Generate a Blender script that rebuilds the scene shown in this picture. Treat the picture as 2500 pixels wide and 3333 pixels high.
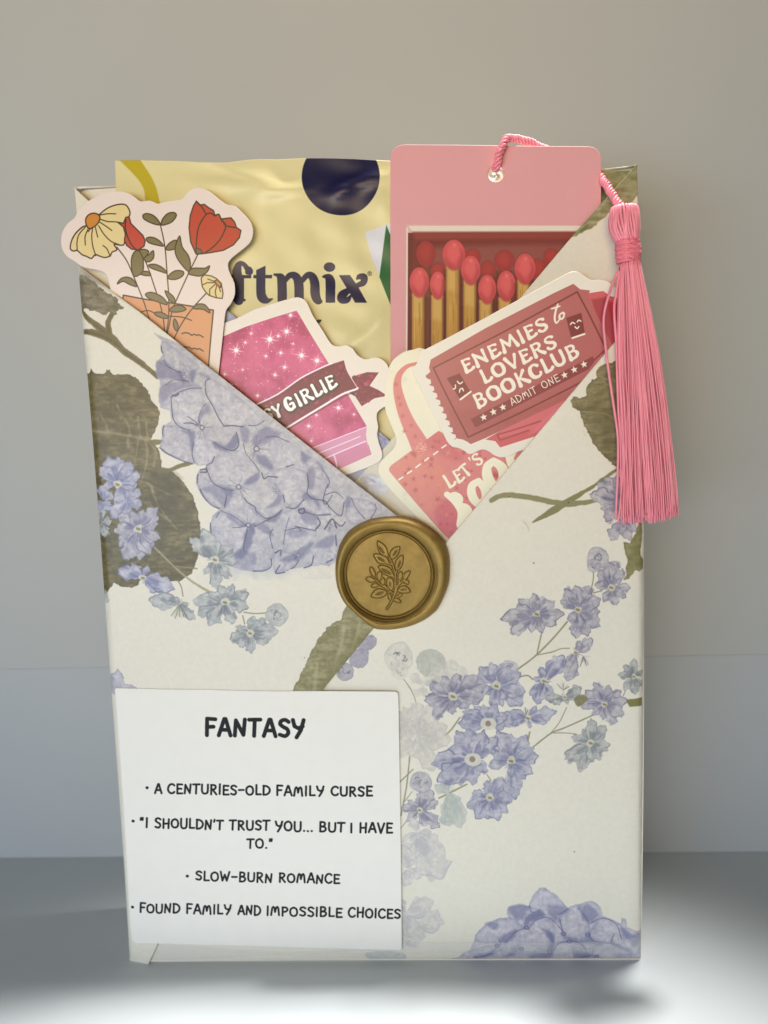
import bpy, math, random
import numpy as np
from mathutils import Matrix, Vector
from mathutils.geometry import delaunay_2d_cdt

# ------------------------------------------------------------------ scene, camera, light
for o in list(bpy.data.objects):
    bpy.data.objects.remove(o)
SC = bpy.context.scene
COL = SC.collection
MM = 0.001
CAM = np.array([13.5, -189.2, 142.5])
FPX, PCX, PCY = 2407.0, 1250.0, 1666.5


def cam_axes(p, y, r):
    cp, sp = math.cos(p), math.sin(p)
    f = np.array([0, cp, -sp]); u = np.array([0, sp, cp]); x = np.array([1.0, 0, 0])
    cy, sy = math.cos(y), math.sin(y)
    Z = np.array([[cy, -sy, 0], [sy, cy, 0], [0, 0, 1]])
    f, u, x = Z @ f, Z @ u, Z @ x
    return math.cos(r) * x + math.sin(r) * u, -math.sin(r) * x + math.cos(r) * u, f


AX, AU, AF = cam_axes(0.0967, 0.0443, -0.0332)
cd = bpy.data.cameras.new('camera')
cam = bpy.data.objects.new('camera', cd); COL.objects.link(cam)
cam.matrix_world = Matrix(((AX[0], AU[0], -AF[0], CAM[0] * MM), (AX[1], AU[1], -AF[1], CAM[1] * MM),
                           (AX[2], AU[2], -AF[2], CAM[2] * MM), (0, 0, 0, 1)))
cd.sensor_fit = 'VERTICAL'; cd.sensor_height = 36.0; cd.sensor_width = 27.0
cd.lens = 36.0 * FPX / 3333.0
cd.clip_start = 0.005; cd.clip_end = 20
cd.dof.use_dof = True; cd.dof.focus_distance = 0.187; cd.dof.aperture_fstop = 10.0
SC.camera = cam

W = bpy.data.worlds.new('World'); SC.world = W; W.use_nodes = True
W.node_tree.nodes['Background'].inputs[0].default_value = (0.84, 0.92, 1.0, 1)
W.node_tree.nodes['Background'].inputs[1].default_value = 0.085


def light(kind, name, loc, target, energy, color, **kw):
    d = bpy.data.lights.new(name, kind); d.energy = energy; d.color = color
    for k, v in kw.items():
        setattr(d, k, v)
    o = bpy.data.objects.new(name, d); COL.objects.link(o)
    loc = Vector(loc) * MM; o.location = loc
    o.rotation_euler = (Vector(target) * MM - loc).to_track_quat('-Z', 'Y').to_euler()
    return o


# steep shelf lamp just above the front of the package, aimed forward
light('SPOT', 'shelf_lamp', (106, 34, 620), (4, -112, 0), 25.0, (1.0, 0.975, 0.93),
      shadow_soft_size=0.020, spot_size=math.radians(31), spot_blend=0.85)
# warm room light, in front
light('AREA', 'room_light', (-80, -620, 215), (0, 40, 400), 0.68, (1.0, 0.69, 0.29),
      shape='RECTANGLE', size=0.36, size_y=0.2, spread=math.radians(85))
# cool daylight, low in front
light('AREA', 'window_light', (-300, -700, 40), (0, 20, 20), 4.6, (0.62, 0.78, 1.0),
      shape='RECTANGLE', size=0.6, size_y=0.25)

SC.view_settings.view_transform = 'Standard'; SC.view_settings.look = 'None'
SC.view_settings.exposure = 0.0; SC.view_settings.gamma = 1.0
SC.render.engine = 'CYCLES'
SC.render.resolution_x = 768; SC.render.resolution_y = 1024

# ------------------------------------------------------------------ measuring frames (survey of the package, in mm)
FR = dict(A=(200, 500, .3918), B=(650, 480, .42194), C=(1200, 420, .60277), D=(650, 950, .42194),
          E=(1200, 850, .5425), F=(1850, 500, .5653), G=(1050, 1650, .27125), H=(350, 2200, .60277),
          I=(200, 1000, .36166), J=(450, 1100, .48222), K=(250, 1400, .5425), L=(1500, 1150, .42194),
          M=(1200, 1750, .60277), N=(1150, 2500, .63291), P=(900, 1900, .3014), T=(0, 0, 1.50693))


def mm(key, p, Y=0.0):
    """surveyed point -> (X, Z) in mm on the plane at depth Y"""
    x0, y0, s = FR[key]
    px, py = x0 + p[0] * s, y0 + p[1] * s
    d = AX * (px - PCX) / FPX - AU * (py - PCY) / FPX + AF
    t = (Y - CAM[1]) / d[1]
    q = CAM + t * d
    return (q[0], q[2])


def catmull(P, n=4, closed=False):
    P = np.asarray(P, float)
    if len(P) < 3:
        return P
    if closed:
        Q = np.vstack([P[-1], P, P[0], P[1]])
    else:
        Q = np.vstack([2 * P[0] - P[1], P, 2 * P[-1] - P[-2]])
    out = []
    for i in range(1, len(Q) - 2):
        a, b, c, d = Q[i - 1:i + 3]
        for k in range(n):
            t = k / n
            out.append(.5 * ((2 * b) + (-a + c) * t + (2 * a - 5 * b + 4 * c - d) * t * t + (-a + 3 * b - 3 * c + d) * t ** 3))
    if not closed:
        out.append(Q[-2])
    return np.array(out)


# ------------------------------------------------------------------ print painter (numpy)
def vnoise(h, w, cy, cx, seed):
    r = np.random.RandomState(seed)
    gh, gw = int(h / cy) + 3, int(w / cx) + 3
    g = r.rand(gh, gw).astype(np.float32)
    y = np.arange(h) / cy; x = np.arange(w) / cx
    yi = y.astype(int); xi = x.astype(int)
    fy = (y - yi).astype(np.float32); fx = (x - xi).astype(np.float32)
    fy = fy * fy * (3 - 2 * fy); fx = fx * fx * (3 - 2 * fx)
    a = g[yi][:, xi]; b = g[yi][:, xi + 1]; c = g[yi + 1][:, xi]; d = g[yi + 1][:, xi + 1]
    fx = fx[None, :]; fy = fy[:, None]
    return (a * (1 - fx) + b * fx) * (1 - fy) + (c * (1 - fx) + d * fx) * fy


def fbm(h, w, cy, cx, seed, oct=4):
    out = np.zeros((h, w), np.float32); a = 1; t = 0
    for k in range(oct):
        out += a * vnoise(h, w, max(cy / 2 ** k, 1.01), max(cx / 2 ** k, 1.01), seed + k * 7)
        t += a; a *= .55
    return out / t


def C3(c):
    return np.array(c, np.float32) / 255.0


class Canvas:
    def __init__(s, name, Y, x0, x1, z0, z1, res, base):
        s.name, s.Y, s.x0, s.x1, s.z0, s.z1, s.res = name, Y, x0, x1, z0, z1, res
        s.w = int((x1 - x0) * res); s.h = int((z1 - z0) * res)
        s.img = np.ones((s.h, s.w, 3), np.float32) * C3(base)
        s.nz = fbm(s.h, s.w, 14, 14, 3, 4); s.nz2 = fbm(s.h, s.w, 5, 16, 11, 3); s.nzl = fbm(s.h, s.w, 60, 60, 5, 3); s.nf = fbm(s.h, s.w, 5, 5, 21, 2); s.clip = None

    def px(s, key, P):
        out = []
        for p in P:
            X, Z = mm(key, p, s.Y)
            out.append(((X - s.x0) * s.res, (s.z1 - Z) * s.res))
        return np.array(out)

    def sc(s, key):
        """canvas px per frame unit"""
        return FR[key][2] / 12.7 * s.res

    def poly(s, P, m=10):
        """signed distance (px, + inside), limited to m"""
        x0 = max(int(P[:, 0].min() - m), 0); x1 = min(int(P[:, 0].max() + m) + 1, s.w)
        y0 = max(int(P[:, 1].min() - m), 0); y1 = min(int(P[:, 1].max() + m) + 1, s.h)
        if x1 <= x0 or y1 <= y0:
            return None
        H, Wd = y1 - y0, x1 - x0
        D = np.full((H, Wd), float(m), np.float32); par = np.zeros((H, Wd), bool)
        xs = np.arange(x0, x1) + .5
        for a, b in zip(P, np.roll(P, -1, 0)):
            s._seg(D, x0, y0, a, b, 0, 0, m)
            if a[1] != b[1]:
                lo, hi = (a, b) if a[1] < b[1] else (b, a)
                r0 = max(int(math.ceil(lo[1] - .5)), y0); r1 = min(int(math.ceil(hi[1] - .5)), y1)
                if r1 > r0:
                    yy = np.arange(r0, r1) + .5
                    xc = lo[0] + (yy - lo[1]) * (hi[0] - lo[0]) / (hi[1] - lo[1])
                    par[r0 - y0:r1 - y0] ^= xs[None, :] > xc[:, None]
        return (slice(y0, y1), slice(x0, x1)), np.where(par, D, -D)

    def _seg(s, D, x0, y0, a, b, ra, rb, m):
        R = max(ra, rb) + m
        ax0 = max(int(min(a[0], b[0]) - R) - x0, 0); ax1 = min(int(max(a[0], b[0]) + R) + 2 - x0, D.shape[1])
        ay0 = max(int(min(a[1], b[1]) - R) - y0, 0); ay1 = min(int(max(a[1], b[1]) + R) + 2 - y0, D.shape[0])
        if ax1 <= ax0 or ay1 <= ay0:
            return
        X = (np.arange(ax0, ax1) + x0 + .5 - a[0])[None, :].astype(np.float32)
        Y = (np.arange(ay0, ay1) + y0 + .5 - a[1])[:, None].astype(np.float32)
        dx, dy = b[0] - a[0], b[1] - a[1]
        L = dx * dx + dy * dy + 1e-9
        t = np.clip((X * dx + Y * dy) / L, 0, 1)
        d = np.sqrt((X - t * dx) ** 2 + (Y - t * dy) ** 2) - (ra + (rb - ra) * t)
        sub = D[ay0:ay1, ax0:ax1]
        np.minimum(sub, d, out=sub)

    def line(s, P, R, m=3):
        R = np.broadcast_to(np.asarray(R, float), (len(P),))
        M = m + R.max() + 1
        x0 = max(int(P[:, 0].min() - M), 0); x1 = min(int(P[:, 0].max() + M) + 1, s.w)
        y0 = max(int(P[:, 1].min() - M), 0); y1 = min(int(P[:, 1].max() + M) + 1, s.h)
        if x1 <= x0 or y1 <= y0:
            return None
        D = np.full((y1 - y0, x1 - x0), float(m), np.float32)
        for i in range(len(P) - 1):
            s._seg(D, x0, y0, P[i], P[i + 1], R[i], R[i + 1], m)
        return (slice(y0, y1), slice(x0, x1)), -D

    def put(s, r, col, al=1.0, soft=1.0, wob=0.0):
        if r is None:
            return
        sl, D = r
        if wob:
            D = D + (s.nz[sl] - .5) * wob
        a = np.clip(D / soft + .5, 0, 1) * al
        if s.clip is not None:
            a = a * s.clip[sl]
        col = C3(col) if not isinstance(col, np.ndarray) else col
        s.img[sl] += (col - s.img[sl]) * a[..., None]

    def clip_to(s, key, pts, smooth=False):
        q = s.px(key, pts)
        if smooth:
            q = catmull(q, 3, True)
        m = np.zeros((s.h, s.w), np.float32); sl, D = s.poly(q)
        m[sl] = np.clip(D / 1.2 + .5, 0, 1); s.clip = m

    # --- convenience
    def P(s, key, pts, col, al=1.0, soft=1.0, wob=0.0, smooth=True, n=3):
        q = s.px(key, pts)
        if smooth:
            q = catmull(q, n, True)
        s.put(s.poly(q), col, al, soft, wob)

    def S(s, key, pts, r, col, al=1.0, soft=1.0, wob=0.0, smooth=True):
        """stroke; pts (x,y) with radius r, or (x,y,r), in frame units"""
        k = s.sc(key)
        R = np.array([(p[2] if len(p) > 2 else r) for p in pts]) * k
        q = np.column_stack([s.px(key, pts), R])
        if smooth and len(q) > 2:
            q = catmull(q, 4)
        s.put(s.line(q[:, :2], np.maximum(q[:, 2], .35), 3 + soft), col, al, soft, wob)

    def wash(s, key, pts, light, mid, dark, edge=.5, al=1.0, streak=0.0, wob=5.0, seed=0, smooth=True, ew=2.5):
        """watercolour area: mottled, darker rim"""
        q = s.px(key, pts)
        if smooth:
            q = catmull(q, 3, True)
        r = s.poly(q, 12)
        if r is None:
            return
        sl, D = r
        D = D + (s.nz[sl] - .5) * wob + (s.nf[sl] - .5) * wob * .8
        n = np.clip((np.roll(s.nz, seed * 37, 1)[sl] - .5) * 2.2 + .5, 0, 1)
        col = C3(light) + (C3(mid) - C3(light)) * n[..., None]
        if streak:
            g = np.clip((s.nz2[sl] - .5) * 2.4 + .5, 0, 1)
            col = col + (C3(dark) - col) * (g * streak)[..., None]
        col = col * (1 + (s.nf[sl] - .5)[..., None] * .16)
        e = np.exp(-(np.clip(D, 0, 99) / ew) ** 2) * edge * np.clip(.35 + 1.6 * (np.roll(s.nz, 53, 0)[sl] - .25), 0, 1.2)
        col = col + (C3(dark) - col) * e[..., None]
        a = np.clip(D / 1.2 + .5, 0, 1) * al
        s.img[sl] += (col - s.img[sl]) * a[..., None]

    def blotch(s, key, pts, col, al=.6, soft=8, wob=8):
        s.P(key, pts, col, al, soft, wob)

    def petal(s, key, c, t, wf, cols, seed, al=.95):
        rnd = random.Random(seed)
        c = np.array(c, float); t = np.array(t, float)
        d = t - c; L = np.hypot(*d); n = np.array([-d[1], d[0]]) / L
        hw = L * wf * .88
        prof = [(0, 0), (.2, .45), (.45, .85), (.7, 1.0), (.88, .85), (.98, .45), (1.0, .0)]
        a = []; b = []
        prof = [(0, 0), (.12, .3), (.28, .6), (.42, .82), (.56, 1.0), (.7, .98), (.82, .8), (.91, .55), (.98, .28), (1.04, 0)]
        for u, v in prof:
            v1 = v * (1 + rnd.uniform(-.3, .26)); v2 = v * (1 + rnd.uniform(-.3, .26))
            a.append(c + d * (u + rnd.uniform(-.03, .03)) + n * hw * v1)
            b.append(c + d * (u + rnd.uniform(-.03, .03)) - n * hw * v2)
        pts = a + b[::-1][1:-1]
        light, mid, dark = cols
        s.wash(key, pts,  light, mid, dark, edge=.55, al=al, streak=.22, wob=4.5, seed=seed % 17, ew=1.7)
        i0 = rnd.randint(1, 6)
        s.S(key, [tuple(p) for p in pts[i0:i0 + rnd.randint(4, 8)]], L * .017, dark, .75 * al, 1.3, 1.5)
        # dark folds along the petal
        for k in range(rnd.randint(3, 5)):
            o = rnd.uniform(-.75, .75); s0 = rnd.uniform(.08, .3); e0 = rnd.uniform(.5, .85)
            p0 = c + d * s0 + n * hw * o * .4; p1 = c + d * (s0 + e0) / 2 + n * hw * (o + rnd.uniform(-.2, .2)); p2 = c + d * e0 + n * hw * o
            s.S(key, [(*p0, L * .02), (*p1, L * rnd.uniform(.015, .05)), (*p2, L * .01)], 0, dark if k % 3 else light, .5 * al, 1.6, 2)
        q = c + d * rnd.uniform(.15, .35) + n * hw * rnd.uniform(-.3, .3)
        s.S(key, [tuple(q), tuple(q + d * .2)], L * .1, dark, .5 * al, 5, 5)
        q = c + d * rnd.uniform(.55, .8) + n * hw * rnd.uniform(-.4, .4)
        s.S(key, [tuple(q), tuple(q + n * hw * .5)], L * .07, light, .5 * al, 4, 5)
        if rnd.random() < .5:
            q = c + d * rnd.uniform(.6, .85) + n * hw * rnd.choice([-.6, .6])
            s.S(key, [tuple(q), tuple(q + d * .12)], L * .07, dark, .5 * al, 4, 5)

    def flower(s, key, c, tips, cols=None, wf=.42, seed=1, al=.95, core=(205, 200, 180), dot=(125, 115, 70), cr=.16):
        cols = cols or LAV
        rnd = random.Random(seed)
        order = list(range(len(tips))); rnd.shuffle(order)
        Lm = np.mean([math.hypot(t[0] - c[0], t[1] - c[1]) for t in tips])
        for i in order:
            s.petal(key, c, tips[i], wf, cols, seed * 31 + i, al)
        for i in range(7):
            a = rnd.uniform(0, 6.28); r0 = Lm * .1; r1 = Lm * rnd.uniform(.25, .5)
            s.S(key, [(c[0] + r0 * math.cos(a), c[1] + r0 * math.sin(a)), (c[0] + r1 * math.cos(a), c[1] + r1 * math.sin(a))],
                Lm * .02, cols[2], .55 * al, 1.2)
        if core:
            pts = [(c[0] + Lm * cr * (1 + rnd.uniform(-.35, .45)) * math.cos(k * .9), c[1] + Lm * cr * (1 + rnd.uniform(-.35, .45)) * math.sin(k * .9)) for k in range(7)]
            s.P(key, pts, core, .85 * al, 1.5, 1.5)
            s.S(key, [(c[0] - Lm * .04, c[1]), (c[0] + Lm * .04, c[1] + Lm * .03)], Lm * .055, dot, .85 * al, 1.5)

    def bud(s, key, c, r, cols=None, seed=1, al=.8):
        cols = cols or LAV; rnd = random.Random(seed)
        pts = [(c[0] + r * (1 + rnd.uniform(-.09, .09)) * math.cos(k * .7), c[1] + r * (1 + rnd.uniform(-.09, .09)) * math.sin(k * .7)) for k in range(9)]
        s.wash(key, pts, cols[0], cols[1], cols[2], .4, al, .1, 3, seed)
        for k in range(7):
            a = rnd.uniform(0, 6.28); q = rnd.uniform(.15, .65) * r
            x, y = c[0] + q * math.cos(a), c[1] + q * math.sin(a)
            a2 = a + rnd.uniform(1, 2); l = r * rnd.uniform(.15, .4)
            s.S(key, [(x, y), (x + l * .5 * math.cos(a2), y + l * .5 * math.sin(a2)), (x + l * math.cos(a2 + .8), y + l * math.sin(a2 + .8))],
                r * .045, cols[2] if k % 2 else (85, 85, 95), .7 * al, 1.3)

    def contrast(s, base, g):
        b = C3(base); s.img = b * np.power(np.clip(s.img, .01, 1) / b, g)

    def image(s, gain):
        lin = np.where(s.img <= .04045, s.img / 12.92, ((np.clip(s.img, 0, 1) + .055) / 1.055) ** 2.4)
        lin = np.clip(lin * np.array(gain, np.float32), 0, 1)
        o = np.where(lin <= .0031308, lin * 12.92, 1.055 * lin ** (1 / 2.4) - .055)
        px = np.ones((s.h, s.w, 4), np.float32); px[..., :3] = o[::-1]
        im = bpy.data.images.new(s.name, s.w, s.h, alpha=False)
        im.pixels.foreach_set(px.ravel()); im.update(); im.pack()
        return im


LAV = ((194, 190, 190), (171, 168, 174), (110, 107, 132))
LAV2 = ((190, 186, 188), (166, 163, 172), (106, 104, 130))
BLU = ((190, 188, 195), (165, 164, 178), (108, 110, 142))
GRY = ((190, 190, 184), (168, 170, 168), (112, 117, 122))
GHO = ((206, 202, 190), (198, 194, 185), (178, 174, 173))

# ------------------------------------------------------------------ lettering (strokes: x, y, radius in cap heights)
_st = lambda x: [(x, .94, .1), (x, .5, .1), (x - .02, .07, .15)]
GROOVY = {
 'E': (.70, [[(.2, .93, .09), (.2, .5, .11), (.17, .08, .15)], [(.2, .92, .07), (.45, .9, .07), (.58, .84, .1)], [(.2, .52, .07), (.48, .52, .09)], [(.17, .07, .12), (.42, .06, .09), (.6, .14, .12)]]),
 'N': (.88, [[(.16, .95, .1), (.17, .5, .1), (.13, .06, .15)], [(.16, .93, .1), (.45, .5, .12), (.68, .1, .12)], [(.68, .1, .1), (.69, .5, .09), (.71, .94, .12)]]),
 'M': (1.08, [[(.25, .95, .08), (.22, .5, .09), (.14, .06, .15)], [(.25, .93, .1), (.53, .3, .11)], [(.53, .3, .1), (.8, .93, .1)], [(.8, .93, .09), (.86, .5, .1), (.93, .06, .15)]]),
 'I': (.38, [_st(.19)]),
 'S': (.70, [[(.56, .83, .11), (.4, .94, .07), (.2, .88, .08), (.15, .7, .1), (.3, .55, .11), (.5, .42, .12), (.54, .22, .12), (.38, .07, .09), (.2, .1, .09), (.12, .22, .12)]]),
 'L': (.64, [[(.2, .95, .12), (.2, .5, .11), (.18, .1, .14)], [(.18, .07, .1), (.42, .07, .1), (.56, .18, .12)]]),
 'O': (.86, [[(.42, .93, .09), (.18, .76, .12), (.13, .45, .14), (.22, .15, .13), (.42, .06, .1), (.64, .15, .13), (.72, .45, .14), (.66, .78, .12), (.42, .93, .09)]]),
 'V': (.80, [[(.12, .93, .14), (.25, .5, .11), (.4, .1, .13)], [(.4, .1, .1), (.55, .5, .09), (.68, .93, .12)]]),
 'R': (.82, [_st(.19), [(.18, .92, .07), (.48, .93, .08), (.6, .75, .11), (.48, .55, .08), (.22, .5, .06)], [(.38, .52, .09), (.52, .25, .11), (.68, .06, .14)]]),
 'B': (.76, [_st(.19), [(.18, .93, .07), (.46, .92, .08), (.56, .75, .1), (.45, .57, .07), (.2, .53, .06)], [(.2, .53, .06), (.5, .5, .08), (.61, .27, .12), (.46, .07, .09), (.18, .06, .08)]]),
 'K': (.80, [_st(.19), [(.62, .93, .12), (.4, .65, .08), (.22, .48, .08)], [(.3, .52, .08), (.5, .28, .12), (.68, .06, .14)]]),
 'C': (.76, [[(.62, .78, .12), (.45, .93, .08), (.22, .82, .12), (.13, .5, .15), (.2, .18, .14), (.42, .06, .1), (.6, .14, .09), (.64, .26, .1)]]),
 'U': (.82, [[(.15, .94, .12), (.15, .5, .12), (.2, .18, .13), (.4, .06, .1), (.6, .18, .12), (.66, .5, .11), (.66, .94, .12)]]),
 'T': (.74, [[(.1, .86, .11), (.36, .92, .07), (.62, .86, .11)], [(.36, .9, .09), (.36, .5, .1), (.36, .07, .15)]]),
 'G': (.80, [[(.62, .78, .12), (.45, .93, .08), (.22, .82, .12), (.13, .5, .15), (.2, .18, .14), (.42, .06, .1), (.62, .18, .1)], [(.42, .44, .08), (.66, .44, .09), (.65, .14, .11)]]),
 'Y': (.76, [[(.12, .93, .13), (.25, .65, .1), (.37, .45, .1)], [(.62, .93, .12), (.5, .68, .08), (.37, .45, .1)], [(.37, .45, .1), (.36, .06, .15)]]),
 "'": (.28, [[(.12, .95, .1), (.1, .72, .05)]]),
}
HAND = {
 'A': (.62, [[(.05, 0), (.3, 1), (.36, 1), (.6, 0)], [(.14, .34), (.5, .34)]]),
 'B': (.58, [[(.1, 0), (.1, 1)], [(.1, 1), (.36, .98), (.45, .8), (.36, .58), (.12, .53)], [(.12, .53), (.42, .48), (.52, .26), (.38, .03), (.1, 0)]]),
 'C': (.60, [[(.55, .85), (.42, .98), (.2, .92), (.06, .6), (.08, .25), (.25, .02), (.45, .03), (.56, .16)]]),
 'D': (.64, [[(.1, 0), (.1, 1)], [(.08, 1), (.38, .94), (.58, .65), (.56, .3), (.36, .05), (.1, 0)]]),
 'E': (.52, [[(.48, .98), (.1, 1), (.1, 0), (.5, .02)], [(.1, .52), (.42, .52)]]),
 'F': (.50, [[(.48, .97), (.1, 1), (.1, 0)], [(.1, .5), (.4, .52)]]),
 'H': (.62, [[(.1, 1), (.1, 0)], [(.54, 1), (.52, 0)], [(.1, .48), (.53, .52)]]),
 'I': (.22, [[(.11, 1), (.1, 0)]]),
 'J': (.4, [[(.3, 1), (.3, .2), (.1, 0)]]),
 'K': (.58, [[(.1, 1), (.1, 0)], [(.5, 1), (.12, .45)], [(.2, .55), (.52, 0)]]),
 'L': (.48, [[(.1, 1), (.1, .02), (.46, .03)]]),
 'M': (.76, [[(.06, 0), (.14, .75), (.22, .9), (.32, .8), (.36, .35)], [(.36, .35), (.44, .8), (.54, .9), (.62, .75), (.68, 0)]]),
 'N': (.62, [[(.08, 0), (.12, .92), (.48, .05), (.54, .98)]]),
 'O': (.66, [[(.33, .98), (.12, .82), (.05, .5), (.13, .15), (.34, .02), (.54, .15), (.6, .5), (.52, .84), (.33, .98)]]),
 'P': (.54, [[(.1, 0), (.1, 1)], [(.08, 1), (.38, .96), (.48, .75), (.36, .52), (.12, .46)]]),
 'R': (.58, [[(.1, 0), (.1, 1)], [(.08, 1), (.38, .97), (.46, .77), (.34, .55), (.12, .5)], [(.22, .5), (.52, 0)]]),
 'S': (.54, [[(.48, .88), (.32, 1), (.14, .93), (.09, .74), (.24, .57), (.42, .44), (.47, .2), (.32, .02), (.08, .1)]]),
 'T': (.56, [[(.02, .97), (.54, .99)], [(.28, .98), (.26, 0)]]),
 'U': (.62, [[(.08, 1), (.08, .35), (.16, .06), (.34, .0), (.5, .1), (.55, .4), (.55, 1)]]),
 'V': (.58, [[(.04, 1), (.28, 0), (.54, 1)]]),
 'W': (.80, [[(.04, 1), (.2, .05), (.38, .7), (.54, .05), (.74, 1)]]),
 'Y': (.58, [[(.04, 1), (.12, .62), (.3, .5), (.5, .62)], [(.54, 1), (.42, .4), (.22, -.05)]]),
 '-': (.50, [[(.06, .45), (.44, .47)]]), '.': (.20, [[(.09, .02), (.11, .02)]]),
 "'": (.18, [[(.1, 1), (.07, .78)]]), '"': (.34, [[(.09, 1), (.07, .78)], [(.23, 1), (.21, .78)]]),
}


def text(cv, key, word, p0, p1, h, font, col, rs=1.0, rad=.075, grow=0.0, soft=1.0, off=(0, 0), jit=0.0, al=1.0, straight=False, skew=0.0):
    p0 = np.array(p0, float) + off; p1 = np.array(p1, float) + off
    gap = .10 if font is HAND else .0
    tot = sum(font[c][0] + gap for c in word) - gap
    d = (p1 - p0) / tot; L = np.hypot(*d)
    up = np.array([d[1], -d[0]]) / L * h
    rnd = random.Random(word); x = 0
    for c in word:
        w, strokes = font[c]
        dy = rnd.uniform(-jit, jit); k = 1 + rnd.uniform(-jit, jit)
        for st in strokes:
            pts = []
            for q in st:
                r = (q[2] * rs if len(q) > 2 else rad) * h + grow
                pos = p0 + d * (x + q[0]) + up * (q[1] * k + dy) + d * skew * q[1]
                pts.append((pos[0], pos[1], r))
            sharp = straight or (font is HAND and c in 'AEFHILNTVWKMY')
            cv.S(key, pts, 0, col, al, soft, 0, smooth=not sharp)
        x += w + gap


# ------------------------------------------------------------------ materials
def new_mat(name):
    m = bpy.data.materials.new(name); m.use_nodes = True
    nt = m.node_tree; return m, nt, nt.nodes['Principled BSDF']


def add_bump(nt, b, scale, strength, dist, detail=6, stretch=None):
    tc = nt.nodes.new('ShaderNodeTexCoord'); n = nt.nodes.new('ShaderNodeTexNoise'); bp = nt.nodes.new('ShaderNodeBump')
    n.inputs['Scale'].default_value = scale; n.inputs['Detail'].default_value = detail
    if stretch:
        mp = nt.nodes.new('ShaderNodeMapping'); mp.inputs['Scale'].default_value = stretch
        nt.links.new(tc.outputs['Object'], mp.inputs[0]); nt.links.new(mp.outputs[0], n.inputs['Vector'])
    else:
        nt.links.new(tc.outputs['Object'], n.inputs['Vector'])
    bp.inputs['Strength'].default_value = strength; bp.inputs['Distance'].default_value = dist
    nt.links.new(n.outputs['Fac'], bp.inputs['Height']); nt.links.new(bp.outputs[0], b.inputs['Normal'])
    return n


def print_mat(name, cv, gain, rough=.5, spec=.4, bump=(900, .25, .00004), coat=0.0, grain=.05):
    m, nt, b = new_mat(name)
    t = nt.nodes.new('ShaderNodeTexImage'); t.image = cv.image(gain); t.extension = 'EXTEND'
    n = add_bump(nt, b, *bump)
    mx = nt.nodes.new('ShaderNodeMix'); mx.data_type = 'RGBA'; mx.blend_type = 'MULTIPLY'
    rp = nt.nodes.new('ShaderNodeMapRange'); rp.inputs[3].default_value = 1 - grain * 2; rp.inputs[4].default_value = 1 + grain * .6
    nt.links.new(n.outputs['Fac'], rp.inputs[0])
    mx.inputs[0].default_value = 1.0
    nt.links.new(t.outputs[0], mx.inputs[6]); nt.links.new(rp.outputs[0], mx.inputs[7])
    nt.links.new(mx.outputs[2], b.inputs['Base Color'])
    b.inputs['Roughness'].default_value = rough; b.inputs['Specular IOR Level'].default_value = spec
    b.inputs['Coat Weight'].default_value = coat; b.inputs['Coat Roughness'].default_value = .25
    return m


def flat_mat(name, col, rough=.5, metal=0.0, bump=None, var=.08, vscale=200, spec=.4, sheen=0):
    m, nt, b = new_mat(name)
    tc = nt.nodes.new('ShaderNodeTexCoord'); n = nt.nodes.new('ShaderNodeTexNoise'); n.inputs['Scale'].default_value = vscale
    n.inputs['Detail'].default_value = 5
    nt.links.new(tc.outputs['Object'], n.inputs['Vector'])
    mx = nt.nodes.new('ShaderNodeMix'); mx.data_type = 'RGBA'
    mx.inputs[6].default_value = (*[c * (1 - var) for c in col], 1); mx.inputs[7].default_value = (*[min(c * (1 + var), 1) for c in col], 1)
    nt.links.new(n.outputs['Fac'], mx.inputs[0]); nt.links.new(mx.outputs[2], b.inputs['Base Color'])
    b.inputs['Roughness'].default_value = rough; b.inputs['Metallic'].default_value = metal
    b.inputs['Specular IOR Level'].default_value = spec
    if sheen:
        b.inputs['Sheen Weight'].default_value = sheen
    if bump:
        add_bump(nt, b, *bump)
    return m


# ------------------------------------------------------------------ mesh helpers (mm in, m out)
def mk(name, V, F, mat, parent=None, cv=None, smooth=False, uvf=None):
    me = bpy.data.meshes.new(name)
    V = np.asarray(V, float)
    me.from_pydata((V * MM).tolist(), [], F)
    if mat:
        me.materials.append(mat)
    if cv is not None:
        uv = me.uv_layers.new(name='print')
        idx = np.zeros(len(me.loops), np.int32); me.loops.foreach_get('vertex_index', idx)
        u = (V[:, 0] - cv.x0) / (cv.x1 - cv.x0); v = (V[:, 2] - cv.z0) / (cv.z1 - cv.z0)
        uv.data.foreach_set('uv', np.column_stack([u, v])[idx].astype(np.float32).ravel())
    if smooth:
        me.shade_smooth() if hasattr(me, 'shade_smooth') else me.polygons.foreach_set('use_smooth', [True] * len(me.polygons))
    me.update()
    o = bpy.data.objects.new(name, me); COL.objects.link(o)
    if parent:
        o.parent = parent
        if parent.type == 'EMPTY':
            o.matrix_parent_inverse = parent.matrix_world.inverted()
    return o


def empty(name, loc, label, cat, group=None):
    o = bpy.data.objects.new(name, None); COL.objects.link(o)
    o.empty_display_size = .01
    o.location = Vector(loc) * MM; o.matrix_world = Matrix.Translation(Vector(loc) * MM)
    o['label'] = label; o['category'] = cat
    if group:
        o['group'] = group
    return o


def tag(o, label, cat, group=None):
    o['label'] = label; o['category'] = cat
    if group:
        o['group'] = group
    return o


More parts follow.
